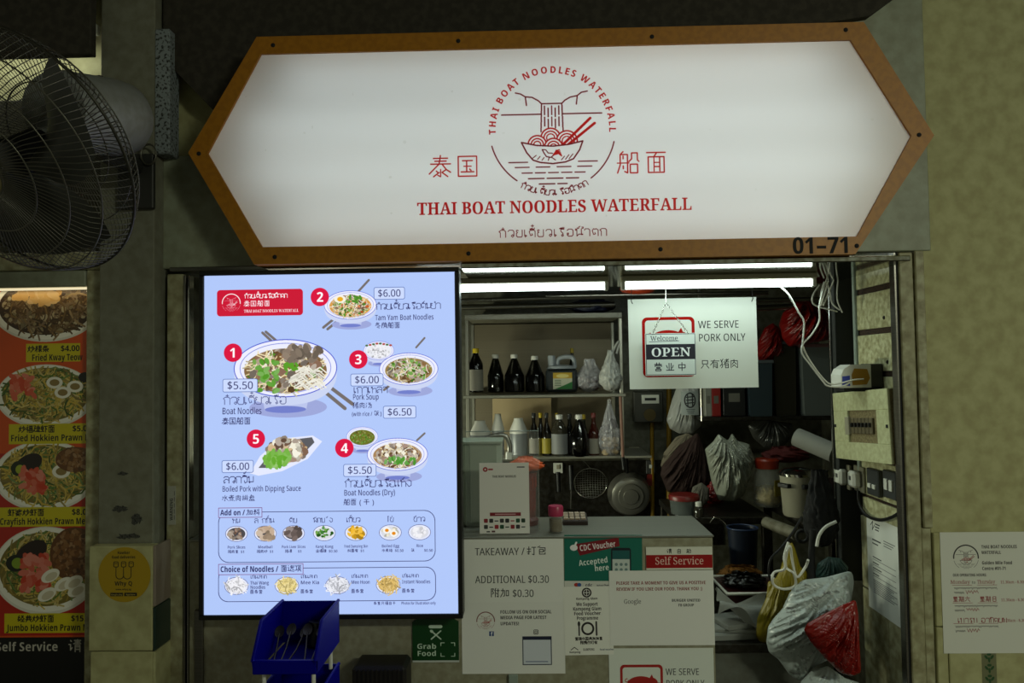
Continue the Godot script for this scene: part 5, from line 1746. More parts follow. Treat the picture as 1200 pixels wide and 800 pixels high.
	for i in 9:
		obj("garlic", turned([Vector2(0, 0), Vector2(0.015, 0.003), Vector2(0.020, 0.014), Vector2(0.010, 0.026), Vector2(0.003, 0.034), Vector2(0, 0.036)], 10, Transform3D(Basis(Vector3(1, 0, 0), rng.randf_range(-0.9, 0.9)), Vector3(((i % 3) - 1) * 0.024, 0.012 + (i / 3) * 0.030, rng.randf_range(-0.005, 0.02)))), mat("garlic_skin", Color(0.60, 0.52, 0.40), 0.6), gb)
	for i in 3:
		obj("dried_chilli", bx(Vector3((i - 1) * 0.018, 0.135 + i * 0.012, 0.01), Vector3(0.02, 0.05, 0.016), Basis(Vector3.BACK, 0.4 * (i - 1))), mat("dried_red", Color(0.16, 0.03, 0.02), 0.4), gb)
	# pink ladle handle hooked on the rack
	var st := thing("long_ladle", "pale pink wooden ladle handle hanging on the rack post", "ladle", at(731, 545, -1.44))
	obj("handle", rod([Vector3(-0.004, 0.04, 0), Vector3(-0.010, 0.33, 0)], 0.0075, 8), mat("pink_wood", Color(0.48, 0.34, 0.28), 0.6), st)
	obj("ferrule", rod([Vector3(0, -0.02, 0), Vector3(-0.004, 0.04, 0)], 0.009, 8), mats.black_plastic, st)

func back_wall_tools():
	var z := -1.85
	var k := mpp(z)
	var steel: Material = mats.steel
	# stainless splash plate behind the tools
	var sp := obj("splash_plate", span(at(545, 640, -1.888), at(845, 538, -1.882)), mats.steel_dark)
	tag(sp, "dark stainless splash plate on the wall below the rack", "panel")
	# the round pan hanging on the wall
	var p := thing("round_pan", "round stainless pan hanging bottom-out on the wall", "pan", at(739, 581, -1.832))
	p.rotation.x = PI / 2 + 0.06
	var r := 25.5 * mpp(-1.80)
	obj("bowl", turned([Vector2(r * 1.02, -0.05), Vector2(r, -0.045), Vector2(r * 0.94, -0.02), Vector2(r * 0.86, 0.004), Vector2(r * 0.74, 0.012), Vector2(r * 0.60, 0.014), Vector2(r * 0.56, 0.020), Vector2(r * 0.36, 0.021), Vector2(r * 0.33, 0.026), Vector2(0, 0.028)], 48), mat("pan_steel", Color(0.60, 0.59, 0.55), 0.34, 0.7), p)
	obj("handle", rod([Vector3(-0.012, -0.045, -r * 0.98), Vector3(-0.014, -0.02, -r * 1.22), Vector3(-0.018, -0.02, -r * 1.85)], 0.008, 8), mats.black_plastic, p)
	# wire strainer
	var w := thing("wire_strainer", "round wire strainer hanging beside the stainless pan", "strainer", at(692, 566, -1.80))
	obj("rim", rod(circle_points(Vector3.ZERO, Vector3.RIGHT, Vector3.UP, 19 * k, 17 * k, 32), 0.003, 6, true), mats.chrome, w)
	var mesh := new_st()
	for i in 13:
		var s := (i - 6) / 6.6
		var e := sqrt(1.0 - s * s)
		tube(mesh, [Vector3(s * 19 * k, -e * 17 * k, 0), Vector3(s * 19 * k, 0, -0.03 * e), Vector3(s * 19 * k, e * 17 * k, 0)], 0.0008, 4)
		tube(mesh, [Vector3(-e * 19 * k, s * 17 * k, 0), Vector3(0, s * 17 * k, -0.03 * e), Vector3(e * 19 * k, s * 17 * k, 0)], 0.0008, 4)
	obj("wire_mesh", mesh, mats.steel, w)
	obj("hook", rod([Vector3(0, 17 * k, 0), Vector3(-6 * k, 24 * k, 0), Vector3(-10 * k, 27 * k, 0)], 0.002, 5), mats.chrome, w)
	# spatula and ladle with black handles
	var s1 := thing("spatula", "black handled spatula hanging below the wall socket", "spatula", at(654, 553, -1.80))
	obj("handle", rod([Vector3(0, 0, 0), Vector3(0, -22 * k, 0.005)], 0.012, 8), mats.black_plastic, s1)
	obj("blade", plate([Vector2(-3 * k, -22 * k), Vector2(3 * k, -22 * k), Vector2(6 * k, -44 * k), Vector2(-6 * k, -44 * k)], 0.0, 0.003), mats.steel_dark, s1)
	var s2 := thing("ladle", "black handled ladle hanging between spatula and strainer", "ladle", at(669, 545, -1.80))
	obj("handle", rod([Vector3(0, 0, 0), Vector3(0, -28 * k, 0.005)], 0.013, 8), mats.black_plastic, s2)
	obj("stem", rod([Vector3(0, -28 * k, 0.005), Vector3(-1 * k, -50 * k, 0.005)], 0.004, 6), steel, s2)
	obj("cup", turned([Vector2(0, 0), Vector2(7 * k, 3 * k), Vector2(8 * k, 7 * k), Vector2(7.6 * k, 7 * k), Vector2(0, 0.5 * k)], 16, Transform3D(Basis.IDENTITY, Vector3(-1 * k, -57 * k, 0.02))), steel, s2)
	# wall sockets, meter, poles
	var so := thing("wall_socket", "small white wall socket above the spatula", "socket", at(654, 548, -1.880))
	obj("plate", bx(Vector3(0, 0, 0.006), Vector3(11 * k, 12 * k, 0.012)), mats.white_plastic, so)
	obj("switch_key", bx(Vector3(0, 1.5 * k, 0.014), Vector3(4 * k, 5 * k, 0.006)), mat("ivory", Color(0.6, 0.58, 0.5), 0.4), so)
	var sw := thing("wall_switch", "small ivory switch on the wall right of the pink ladle", "switch", at(743, 529, -1.880))
	obj("plate", bx(Vector3(0, 0, 0.006), Vector3(12 * k, 11 * k, 0.012)), mat("ivory", Color.BLACK), sw)
	obj("switch_key", bx(Vector3(0, -1 * k, 0.014), Vector3(7 * k, 4 * k, 0.005)), mats.white_plastic, sw)
	var pl := thing("wall_socket", "grey socket with red tag beside the stainless pan", "socket", at(762, 547, -1.880))
	obj("plate", bx(Vector3(0, 0, 0.006), Vector3(10 * k, 15 * k, 0.012)), mat("socket_grey", Color(0.25, 0.25, 0.24), 0.4), pl)
	obj("switch_key", bx(Vector3(0, 1 * k, 0.014), Vector3(3 * k, 4 * k, 0.005)), mats.white_plastic, pl)
	obj("red_tag", plate([Vector2(-4 * k, -8 * k), Vector2(2 * k, -8 * k), Vector2(3 * k, -22 * k), Vector2(-6 * k, -20 * k)], 0.012, 0.014), mat("tag_red", Color(0.40, 0.08, 0.04), 0.5), pl)
	var me := thing("gas_meter", "clear-fronted grey meter box with yellow disc on back wall", "meter", at(758, 476, -1.885))
	obj("case", bx(Vector3(0, 0, 0.03), Vector3(34 * k, 36 * k, 0.07), Basis.IDENTITY, 0.006), mat("meter_grey", Color(0.22, 0.22, 0.20), 0.25), me)
	obj("dial_plate", bx(Vector3(2 * k, 9 * k, 0.067), Vector3(20 * k, 10 * k, 0.004)), mats.white_plastic, me)
	obj("counter_strip", bx(Vector3(2 * k, 9 * k, 0.070), Vector3(13 * k, 3 * k, 0.003)), mats.black_plastic, me)
	obj("yellow_disc", turned([Vector2(7 * k, 0.064), Vector2(7 * k, 0.070), Vector2(0, 0.071)], 20, Transform3D(Basis(Vector3.RIGHT, PI / 2), Vector3(1 * k, -9 * k, 0))), mat("meter_yellow", Color(0.30, 0.24, 0.04), 0.5), me)
	var yel := mat("yellow_pole", Color(0.50, 0.38, 0.04), 0.4)
	tag(obj("gas_pipe", rod([at(764, 495, -1.876), at(765, 640, -1.876)], 0.011, 8), yel), "thin yellow gas pipe running down under the meter", "pipe", "yellow gas pipes")
	tag(obj("gas_pipe", rod([at(784, 400, -1.874), at(784, 640, -1.874)], 0.014, 8), yel), "thick yellow gas pipe behind the printed carrier bag", "pipe", "yellow gas pipes")
	# things standing on the counter
	var zc := -0.10
	var c := mpp(zc)
	var base_y := 1.0685
	var pay := thing("payment_stand", "white payment card stand with rows of logos on counter", "stand", Vector3(at(591, 583, -0.02).x, base_y, -0.02))
	var pp := printed("card", 58 * mpp(-0.02), 81 * mpp(-0.02), 0.003, print_mat(print_payment(), 0.35), pay)
	pp.position = Vector3(0, 41 * mpp(-0.02), 0)
	pp.rotation.x = -0.08
	obj("foot", bx(Vector3(0, 0.002, -0.02), Vector3(0.13, 0.004, 0.06)), glass("acrylic", Color(0.9, 0.95, 0.95), 0.02), pay)
	var tub := thing("plastic_tub", "tall translucent white plastic tub at counter's left end", "tub", Vector3(at(562, 600, -0.17).x, base_y, -0.17))
	var tw := 54 * mpp(-0.17)
	var th := 97 * mpp(-0.17)
	var tm := mat("milky_plastic", Color(0.58, 0.62, 0.56), 0.35)
	obj("body", bx(Vector3(0, th / 2, 0), Vector3(tw, th, 0.12), Basis.IDENTITY, 0.015), tm, tub)
	obj("rim", bx(Vector3(0, th - 0.004, 0), Vector3(tw + 0.006, 0.010, 0.126)), tm, tub)
	for i in 3:
		obj("rib", bx(Vector3(-tw / 2 + 0.018 + i * 0.016, th * 0.5, 0.060), Vector3(0.004, th * 0.92, 0.004)), tm, tub)
	# open acrylic screen box
	var ac := thing("acrylic_box", "clear acrylic cover box standing on the counter behind payment stand", "box", Vector3(at(590, 600, -0.10).x, base_y, -0.12))
	var gl := glass("acrylic", Color.WHITE, 0.1)
	var aw := 84 * mpp(-0.10)
	var ah := 113 * mpp(-0.10)
	obj("front_pane", bx(Vector3(0, ah / 2, 0.055), Vector3(aw, ah, 0.003)), gl, ac)
	obj("side_pane", bx(Vector3(aw / 2 - 0.0015, ah / 2, 0.0), Vector3(0.003, ah, 0.106)), gl, ac)
	obj("edge", rod([Vector3(-aw / 2, ah, 0.055), Vector3(aw / 2, ah, 0.055), Vector3(aw / 2, ah, -0.05)], 0.0014, 5), mat("acrylic_edge", Color(0.45, 0.5, 0.48), 0.2), ac)
	# sink bench hidden behind the counter, with its faucet
	var sk := thing("sink_bench", "steel sink bench behind the counter, carrying the faucet", "sink", Vector3.ZERO)
	obj("top", span(Vector3(-0.75, 0.87, -1.05), Vector3(0.35, 0.90, -0.62)), mats.steel_dull, sk)
	obj("body", span(Vector3(-0.73, 0.0, -1.04), Vector3(0.33, 0.87, -0.64)), mats.steel_dark, sk)
	var fa := thing("faucet", "bent chrome faucet seen through the acrylic box", "faucet", at(588, 560, -0.8))
	var fk := mpp(-0.8)
	obj("spout", rod(smooth([Vector3(-14 * fk, 48 * fk, 0), Vector3(0, 50 * fk, 0), Vector3(7 * fk, 46 * fk, 0), Vector3(10 * fk, 36 * fk, 0), Vector3(9 * fk, 28 * fk, 0)]), 0.010, 8), mats.steel, fa)
	obj("nozzle", rod([Vector3(9 * fk, 30 * fk, 0), Vector3(8 * fk, 22 * fk, 0)], 0.013, 8), mats.white_plastic, fa)
	obj("riser", rod([Vector3(-14 * fk, 0.90 - fa.position.y, 0), Vector3(-14 * fk, 48 * fk, 0)], 0.011, 8), mats.steel, fa)
	# red slotted holder with an orange bag
	var cu := thing("slotted_holder", "tall red slotted plastic holder behind the payment stand", "holder", Vector3(at(617, 600, -0.15).x, base_y, -0.15))
	var ck := mpp(-0.15)
	var red := mat("red_plastic", Color(0.42, 0.07, 0.03), 0.35)
	obj("body", turned([Vector2(0, 0), Vector2(13 * ck, 0), Vector2(14 * ck, 6 * ck), Vector2(11 * ck, 9 * ck), Vector2(11.5 * ck, 50 * ck), Vector2(13 * ck, 60 * ck), Vector2(12.4 * ck, 60 * ck), Vector2(10.5 * ck, 50 * ck)], 24), red, cu)
	for i in 14:
		var a := TAU * i / 14.0
		obj("slot_bar", bx(Vector3(cos(a) * 11.9 * ck, 50 * ck, sin(a) * 11.9 * ck), Vector3(0.0022, 14 * ck, 0.0022), Basis(Vector3.UP, -a)), mat("red_light", Color(0.60, 0.16, 0.08), 0.35), cu)
	var og := obj("orange_bag", bag(Vector3(40 * ck, 18 * ck, 26 * ck), 55, 0.35, 0.3, 0.45, 36, 20), mat("orange_film", Color(0.80, 0.33, 0.12), 0.4))
	og.position = Vector3(at(617, 600, -0.15).x, base_y + 60.5 * ck, -0.15)
	tag(og, "orange plastic bag stuffed in the red slotted holder", "bag")
	# spice jar with pink lid, card terminal
	var sj := thing("spice_jar", "small clear spice jar with bright pink lid on counter", "jar", Vector3(at(651.5, 620, -0.04).x, base_y, -0.04))
	var jk := mpp(-0.04)
	obj("glass_body", turned([Vector2(0, 0.001), Vector2(7.6 * jk, 0.001), Vector2(8 * jk, 2 * jk), Vector2(8 * jk, 17 * jk), Vector2(7.6 * jk, 19 * jk), Vector2(0, 19 * jk)], 24), glass("jar_glass", Color(0.9, 0.9, 0.85), 0.15), sj)
	obj("spice", turned([Vector2(0, 0.003), Vector2(7.2 * jk, 0.003), Vector2(7.2 * jk, 15 * jk), Vector2(0, 15.6 * jk)], 20), mat("spice_tan", Color(0.36, 0.27, 0.10), 0.9, 0.0, tex.grain, 20.0), sj)
	obj("lid", turned([Vector2(8.6 * jk, 18.5 * jk), Vector2(8.8 * jk, 20 * jk), Vector2(8.8 * jk, 29 * jk), Vector2(8.2 * jk, 30 * jk), Vector2(0, 30 * jk)], 28), mat("pink_lid", Color(0.66, 0.17, 0.32), 0.35), sj)
	var ct := thing("desk_calculator", "small calculator with pale keys lying on the counter", "calculator", Vector3(at(673, 612, -0.17).x, base_y, -0.17))
	var tk := mpp(-0.17)
	ct.rotation.x = 0.18
	obj("case", bx(Vector3(0, 0.010, 0), Vector3(30 * tk, 0.02, 0.075)), mat("calc_brown", Color(0.16, 0.11, 0.09), 0.5), ct)
	for i in 4:
		for jj in 3:
			obj("key", bx(Vector3((i - 1.5) * 6.5 * tk, 0.0215, (jj - 1) * 0.02), Vector3(5.4 * tk, 0.006, 0.015)), mat("calc_key", Color(0.62, 0.54, 0.46), 0.5), ct)

func plastic_bag(called: String, label: String, p: Vector3, size: Vector3, m: Material, seed_: int, pinch := 0.14, crumple := 0.24, wide := 0.35, ties := true, turn := 0.0, lean := 0.0) -> Node3D:
	var t := thing(called, label, "bag", p)
	t.rotation = Vector3(0, turn, lean)
	obj("sack", bag(size, seed_, pinch, crumple, wide, 72, 52), m, t)
	if ties:
		obj("knot", bag(Vector3(size.x * pinch * 2.2, size.y * 0.14, size.z * pinch * 2.2), seed_ + 1, 1.6, 0.4, 0.7, 24, 14), m, t).position = Vector3(0, size.y * 0.95, 0)
	return t

func sack(called: String, label: String, outline: Array, z: float, depth: float, m: Material, seed_: int, gather: Array, folds := 9.0, amp := 0.35, category := "bag") -> Node3D:
	var low := -1e9
	for q in outline:
		low = maxf(low, q[1])
	var c := Vector2.ZERO
	for q in outline:
		c += Vector2(q[0], q[1])
	c /= outline.size()
	var p := at(c.x, low, z)
	var t := thing(called, label, category, p)
	obj("sack" if category == "bag" else "fabric", inflated(outline, z, depth, seed_, gather, folds, amp, p), m, t)
	return t

func tub(called: String, label: String, p: Vector3, size: Vector3, body: Material, lid: Material, taper := 0.9) -> Node3D:
	var t := thing(called, label, "container", p, 0.0, "stored plastic containers")
	var st := new_st()
	var h := size * 0.5
	var q := PackedVector2Array([Vector2(-h.x * taper, 0), Vector2(h.x * taper, 0), Vector2(h.x, size.y), Vector2(-h.x, size.y)])
	prism(st, q, -h.z, h.z)
	obj("body", st, body, t)
	obj("lid", bx(Vector3(0, size.y + 0.006, 0), Vector3(size.x + 0.014, 0.016, size.z + 0.014)), lid, t)
	return t

func right_side_clutter():
	# long back shelf at the right, with stored boxes
	var z := -1.35
	var k := mpp(z)
	var y := at(880, 488, z).y
	var sh := thing("storage_shelf", "dark wall shelf behind the pork notice carrying boxes and bags", "shelf", Vector3(0, 0, 0))
	obj("board", span(Vector3(at(822, 488, z).x, y - 0.02, z - 0.40), Vector3(1.555, y, z)), mats.steel_dark, sh)
	obj("post", span(Vector3(at(823, 488, z).x - 0.006, y - 0.02, z - 0.012), Vector3(at(823, 488, z).x + 0.006, 1.99, z)), mats.steel, sh)
	obj("post", span(Vector3(1.530, y - 0.02, z - 0.03), Vector3(1.555, 1.99, z)), mats.steel_dull, sh)
	var clear := mat("dull_clear", Color(0.34, 0.36, 0.35), 0.2)
	var fold := mat("folder_red", Color(0.50, 0.06, 0.03), 0.5)
	var i := 0
	for q in [[829, 8, 36, Color(0.46, 0.46, 0.42), "pale grey folder leftmost on the storage shelf"], [838, 11, 36, Color(0.50, 0.06, 0.03), "red folder standing on the storage shelf"], [859, 26, 40, Color(0.03, 0.03, 0.03), "black box file beside the red folder"]]:
		var p := at(q[0], 488, z - 0.06)
		var o := thing("box_file", q[4], "folder", Vector3(p.x, y, z - 0.14), 0.0, "files on the storage shelf")
		var fm := mat("file_%d" % i, q[3], 0.5)
		obj("spine", bx(Vector3(0, q[2] * k * 0.5, 0), Vector3(q[1] * k, q[2] * k, 0.22)), fm, o)
		obj("spine_label", bx(Vector3(0, q[2] * k * 0.55, 0.1105), Vector3(q[1] * k * 0.5, q[2] * k * 0.25, 0.001)), mat("file_label", Color(0.35, 0.34, 0.3), 0.7), o)
		i += 1
	var lm := mat("lid_grey", Color(0.28, 0.30, 0.31), 0.3)
	tub("storage_tub", "blue grey lidded tub below the smaller red bag", Vector3(at(893, 488, z).x, y, z - 0.10), Vector3(28 * k, 62 * k, 0.18), mat("tub_blue", Color(0.16, 0.20, 0.22), 0.25), lm)
	tub("storage_tub", "tall brownish tub below the larger red bag", Vector3(at(925, 488, z).x, y, z - 0.14), Vector3(26 * k, 84 * k, 0.2), mat("tub_brown", Color(0.15, 0.14, 0.11), 0.25), lm)
	tub("storage_tub", "clear lidded tub with small label by the chrome edge", Vector3(at(961, 488, z).x, y, z - 0.10), Vector3(36 * k, 80 * k, 0.18), clear, mat("lid_pink", Color(0.36, 0.24, 0.25), 0.35))
	var cl := obj("cloth_bundle", bag(Vector3(0.10, 0.11, 0.09), 71, 0.5, 0.35, 0.5, 36, 24), mat("grey_cloth", Color(0.34, 0.33, 0.29), 0.85))
	cl.position = Vector3(1.46, y + 0.004, z - 0.12)
	tag(cl, "crumpled grey cloth at the storage shelf's right end", "cloth")
	var redp := mat("red_bag", Color(0.42, 0.045, 0.03), 0.28)
	redp.backlight_enabled = true
	redp.backlight = Color(0.25, 0.05, 0.03)
	sack("red_plastic_bag", "smaller knotted red plastic bag next to the pork notice", [[887, 416], [889, 400], [896, 384], [906, 378], [914, 385], [918, 400], [918, 418], [905, 425], [890, 424]], -1.44, 0.15, redp, 81, [914, 378], 8.0, 0.5)
	sack("red_plastic_bag", "larger dark red plastic bag under the hanging cables", [[914, 380], [918, 366], [932, 352], [950, 352], [966, 362], [975, 380], [972, 398], [940, 404], [925, 406], [917, 396]], -1.32, 0.24, redp, 83, [950, 345], 8.0, 0.4)
	# printed carrier bag
	var zb := -1.55
	var kb := mpp(zb)
	var wb: Material = mats.white_bag
	sack("carrier_bag", "white carrier bag with dark round print hanging below the pork notice", [[781, 492], [787, 470], [795, 448], [806, 440], [818, 446], [821, 470], [822, 498], [812, 508], [796, 508], [785, 502]], zb, 0.13, wb, 91, [806, 430], 6.0, 0.22)
	var s := sheet(30, 40, 6.0, Color(0.55, 0.57, 0.56))
	s.arc(15, 15, 9, 12, 0, TAU, 2.2, Color(0.04, 0.05, 0.07))
	for q in 3: s.line([Vector2(9, 10 + q * 5), Vector2(21, 9 + q * 5)], 1.8, Color(0.04, 0.05, 0.07))
	s.line([Vector2(11, 5), Vector2(11, 26)], 1.8, Color(0.04, 0.05, 0.07)); s.line([Vector2(19, 5), Vector2(19, 24)], 1.8, Color(0.04, 0.05, 0.07))
	for q in 3: s.rect(8 + q, 30 + q * 3, 15 - q * 2, 1.0, Color(0.15, 0.16, 0.18))
	var cp := printed("bag_print", 20 * kb, 27 * kb, 0.001, print_mat(s, 0.4), get_node("carrier_bag_001"), -0.012)
	cp.position = Vector3(3 * kb, 36 * kb, 0.074)
	cp.rotation.x = -0.06
	# hanging apron and cloths
	var brown := mat("brown_cloth", Color(0.15, 0.06, 0.03), 0.85)
	sack("hanging_apron", "dark brown apron draped below the printed carrier bag", [[774, 556], [776, 545], [796, 522], [818, 506], [824, 522], [830, 545], [833, 566], [825, 574], [800, 580], [782, 576]], -1.45, 0.10, brown, 92, [822, 500], 7.0, 0.5, "apron")
	sack("cream_cloth", "cream cloth hanging behind the brown apron", [[774, 546], [778, 530], [792, 512], [806, 507], [814, 512], [800, 530], [784, 552]], -1.54, 0.05, mat("cream_cloth", Color(0.45, 0.41, 0.34), 0.9), 93, [812, 500], 7.0, 0.4, "cloth")
	var film := mat("film_bag", Color(0.52, 0.53, 0.48), 0.16)
	sack("clear_plastic_bag", "big cloudy clear plastic bag hanging in the kitchen's middle", [[826, 526], [836, 517], [842, 508], [853, 516], [858, 507], [864, 516], [878, 520], [885, 538], [880, 556], [872, 580], [860, 588], [842, 586], [834, 565]], -1.2, 0.17, film, 101, [850, 505], 7.0, 0.4)
	sack("clear_plastic_bag", "flat grey plastic bag hanging under the storage shelf", [[876, 498], [900, 492], [928, 496], [930, 512], [915, 526], [895, 524], [882, 512]], -1.45, 0.08, mat("grey_film", Color(0.22, 0.22, 0.20), 0.3), 103, [905, 488], 5.0, 0.3)
	sack("white_cloth_bundle", "pale cloth bundle above the red-lidded tub", [[808, 584], [812, 570], [822, 565], [831, 572], [831, 586], [822, 594], [812, 592]], -1.3, 0.08, mat("pale_cloth", Color(0.36, 0.34, 0.30), 0.8), 105, [825, 560], 6.0, 0.4, "cloth")
	# prep bench along the back right, and what stands on it
	var bench := thing("prep_bench", "dark steel prep bench behind the counter's right end", "bench", Vector3(0, 0, 0))
	var by := at(820, 612, -0.95).y
	obj("top", span(Vector3(0.62, by - 0.03, -1.52), Vector3(1.02, by, -1.05)), mats.steel_dark, bench)
	for q in [[0.64, -1.08], [0.64, -1.50], [1.0, -1.08], [1.0, -1.50]]:
		obj("leg", span(Vector3(q[0] - 0.015, 0, q[1] - 0.015), Vector3(q[0] + 0.015, by - 0.03, q[1] + 0.015)), mats.steel_dark, bench)
	var kt := mpp(-1.15)
	var rl := thing("lidded_tub", "clear tub with red lid behind the counter's right end", "tub", Vector3(at(802, 607, -1.15).x, by, -1.15))
	obj("body", turned([Vector2(0, 0), Vector2(15 * kt, 0), Vector2(16.5 * kt, 17 * kt), Vector2(0, 17 * kt)], 24), clear, rl)
	obj("lid", turned([Vector2(17.5 * kt, 16 * kt), Vector2(17.5 * kt, 20.5 * kt), Vector2(16.5 * kt, 22 * kt), Vector2(0, 22 * kt)], 24), mat("lid_red", Color(0.40, 0.05, 0.03), 0.4), rl)
	var sb := thing("small_bottle", "tiny clear bottle with white cap beside the red-lidded tub", "bottle", Vector3(at(819, 612, -1.07).x, by, -1.07))
	var ks := mpp(-1.07)
	obj("body", turned([Vector2(0, 0), Vector2(5.5 * ks, 0), Vector2(5.5 * ks, 9 * ks), Vector2(3 * ks, 13 * ks), Vector2(0, 13 * ks)], 16), mat("dark_clear", Color.BLACK), sb)
	obj("cap", turned([Vector2(3.6 * ks, 12 * ks), Vector2(3.6 * ks, 17 * ks), Vector2(0, 17 * ks)], 16), mats.white_plastic, sb)
	plastic_bag("red_plastic_bag", "small dark red bag on the bench beside the clear tub", Vector3(at(838, 607, -1.37).x, by, -1.37), Vector3(26 * mpp(-1.37), 26 * mpp(-1.37), 0.09), redp, 107, 0.3, 0.3, 0.4, false)
	# side bench along the right wall
	var side := thing("side_bench", "steel side bench along the right wall under jar and cooker", "bench", Vector3(0, 0, 0))
	var sy := 0.93
	obj("top", span(Vector3(1.06, sy - 0.025, -1.33), Vector3(1.555, sy, -0.52)), mats.steel_dark, side)
	for q in [[1.08, -0.55], [1.08, -1.30], [1.53, -0.55], [1.53, -1.30]]:
		obj("leg", span(Vector3(q[0] - 0.015, 0, q[1] - 0.015), Vector3(q[0] + 0.015, sy - 0.025, q[1] + 0.015)), mats.steel_dark, side)
	var zj := -1.18
	var kj := mpp(zj)
	var ja := thing("glass_jar", "large glass jar of pale pickles with orange lid on side bench", "jar", Vector3(at(900, 590, zj).x, sy, zj))
	obj("glass_body", turned([Vector2(0, 0.001), Vector2(14 * kj, 0.001), Vector2(15.5 * kj, 4 * kj), Vector2(15.5 * kj, 34 * kj), Vector2(12 * kj, 42 * kj), Vector2(12 * kj, 45 * kj)], 28), glass("jar_glass", Color.WHITE, 0.2), ja)
	obj("pickles", bag(Vector3(27 * kj, 22 * kj, 27 * kj), 111, 0.8, 0.14, 0.3, 40, 24), mat("pickle", Color(0.50, 0.42, 0.16), 0.5), ja)
	obj("yellow_label", bx(Vector3(7 * kj, 22 * kj, 14.2 * kj), Vector3(9 * kj, 18 * kj, 0.002), Basis(Vector3.UP, 0.45)), mat("label_yellow", Color(0.48, 0.42, 0.06), 0.6), ja)
	obj("lid", turned([Vector2(13 * kj, 43 * kj), Vector2(13.5 * kj, 52 * kj), Vector2(12 * kj, 54 * kj), Vector2(0, 54 * kj)], 24), mat("lid_orange", Color(0.52, 0.14, 0.04), 0.4), ja)
	var zr := -0.95
	var kr := mpp(zr)
	var rc := thing("rice_cooker", "white rice cooker with steel lid and black handles", "rice cooker", Vector3(at(936, 598, zr).x, sy, zr))
	obj("body", turned([Vector2(0, 0), Vector2(16 * kr, 0), Vector2(17.5 * kr, 3 * kr), Vector2(20 * kr, 44 * kr), Vector2(20.5 * kr, 46 * kr), Vector2(0, 46 * kr)], 32), mat("cooker_cream", Color(0.62, 0.60, 0.52), 0.35), rc)
	obj("lid", turned([Vector2(20.5 * kr, 46 * kr), Vector2(20.5 * kr, 49 * kr), Vector2(16 * kr, 53 * kr), Vector2(6 * kr, 55 * kr), Vector2(0, 55.5 * kr)], 32), mats.chrome, rc)
	for sg in [[-0.9, 0.45], [0.9, 0.45], [0.25, 1.0]]:
		var dir := Vector3(sg[0], 0, sg[1]).normalized()
		obj("handle", bx(dir * 21 * kr + Vector3(0, 36 * kr, 0), Vector3(16 * kr, 5 * kr, 6 * kr), Basis.looking_at(dir, Vector3.UP)), mats.black_plastic, rc)
	var rbag := obj("red_cloth", bag(Vector3(0.20, 0.07, 0.12), 113, 0.5, 0.3, 0.5, 40, 20), mat("red_cloth", Color(0.30, 0.03, 0.025), 0.8))
	rbag.position = Vector3(at(925, 545, -1.18).x, at(925, 543, -1.18).y, -1.22)
	tag(rbag, "crumpled dark red cloth between jar lid and shelf", "cloth")
	# rolls
	var pr := thing("paper_roll", "roll of white kitchen paper lying beside the breaker box", "roll", at(955, 521, -0.62))
	var rd := Vector3(0.55, -0.28, 0.55).normalized()
	obj("paper", rod([-rd * 0.075, rd * 0.075], 0.035, 20), mat("roll_white", Color(0.56, 0.56, 0.53), 0.8), pr)
	obj("core", rod([rd * 0.074, rd * 0.077], 0.014, 12), mats.black_matte, pr)
	obj("rolled_tube", rod([at(898, 612, -0.95), at(934, 626, -0.75)], 0.024, 14), mats.steel_dull, side)  # a rolled tube at the bench edge, kept as a bench part
	var ring := thing("hose_ring", "grey rubber ring below the rice cooker", "ring", at(940, 628, -0.50))
	obj("hoop", rod(circle_points(Vector3.ZERO, Vector3.RIGHT, Vector3.UP, 6.5 * mpp(-0.5), 6.5 * mpp(-0.5), 24), 2.0 * mpp(-0.5), 8, true), mat("rubber_grey", Color(0.14, 0.14, 0.13), 0.6), ring)
	# dark jacket and red cloth hanging under the breaker box
	var jk := obj("dark_jacket", bag(Vector3(0.11, 0.26, 0.10), 121, 0.45, 0.2, 0.35), mat("navy_cloth", Color(0.010, 0.011, 0.02), 0.8))
	jk.position = at(963, 640, -0.42)
	tag(jk, "dark navy jacket hanging beside the rice cooker", "jacket")
	var strap := obj("black_strap", rod(smooth([at(953, 620, -0.36), at(951, 650, -0.36), at(952, 678, -0.34)]), 0.011, 6), mats.black_matte)
	tag(strap, "black strap hanging down behind the white plastic bag", "strap")
	var rj := obj("maroon_cloth", bag(Vector3(0.07, 0.18, 0.07), 123, 0.6, 0.2, 0.4), mat("maroon_cloth", Color(0.13, 0.015, 0.02), 0.8))
	rj.position = at(975, 620, -0.52)
	tag(rj, "maroon cloth hanging right of the navy jacket", "cloth")
	# low cabinet with tray and papers
	var cab := thing("low_cabinet", "grey low cabinet under the papers and red tray", "cabinet", Vector3(0, 0, 0))
	var cy := 0.63
	obj("body", span(Vector3(0.56, 0, -1.02), Vector3(0.995, cy - 0.03, -0.36)), mat("cabinet_grey", Color(0.40, 0.41, 0.38), 0.5, 0.0, tex.blotch, 1.5), cab)
	obj("top", span(Vector3(0.55, cy - 0.03, -1.03), Vector3(1.0, cy, -0.34)), mats.steel_dark, cab)
	i = 0
	var pz := cy
	for q in [[866, 0.24, 0.17, 0.02, 0.1], [862, 0.22, 0.16, 0.012, -0.15], [872, 0.20, 0.13, 0.016, 0.3]]:
		var pp := obj("paper_stack", bx(Vector3.ZERO, Vector3(q[1], q[3], q[2]), Basis(Vector3.UP, q[4]), 0.002), mat("stack_paper", Color(0.50, 0.51, 0.49), 0.7))
		pp.position = Vector3(at(q[0], 745, -0.46).x, pz + q[3] / 2, -0.46)
		pz += q[3]
		tag(pp, ["lowest stack of white paper on the low cabinet", "middle stack of white paper on the low cabinet", "top stack of white paper under the crumpled sheet"][i], "paper", "papers on the low cabinet")
		i += 1
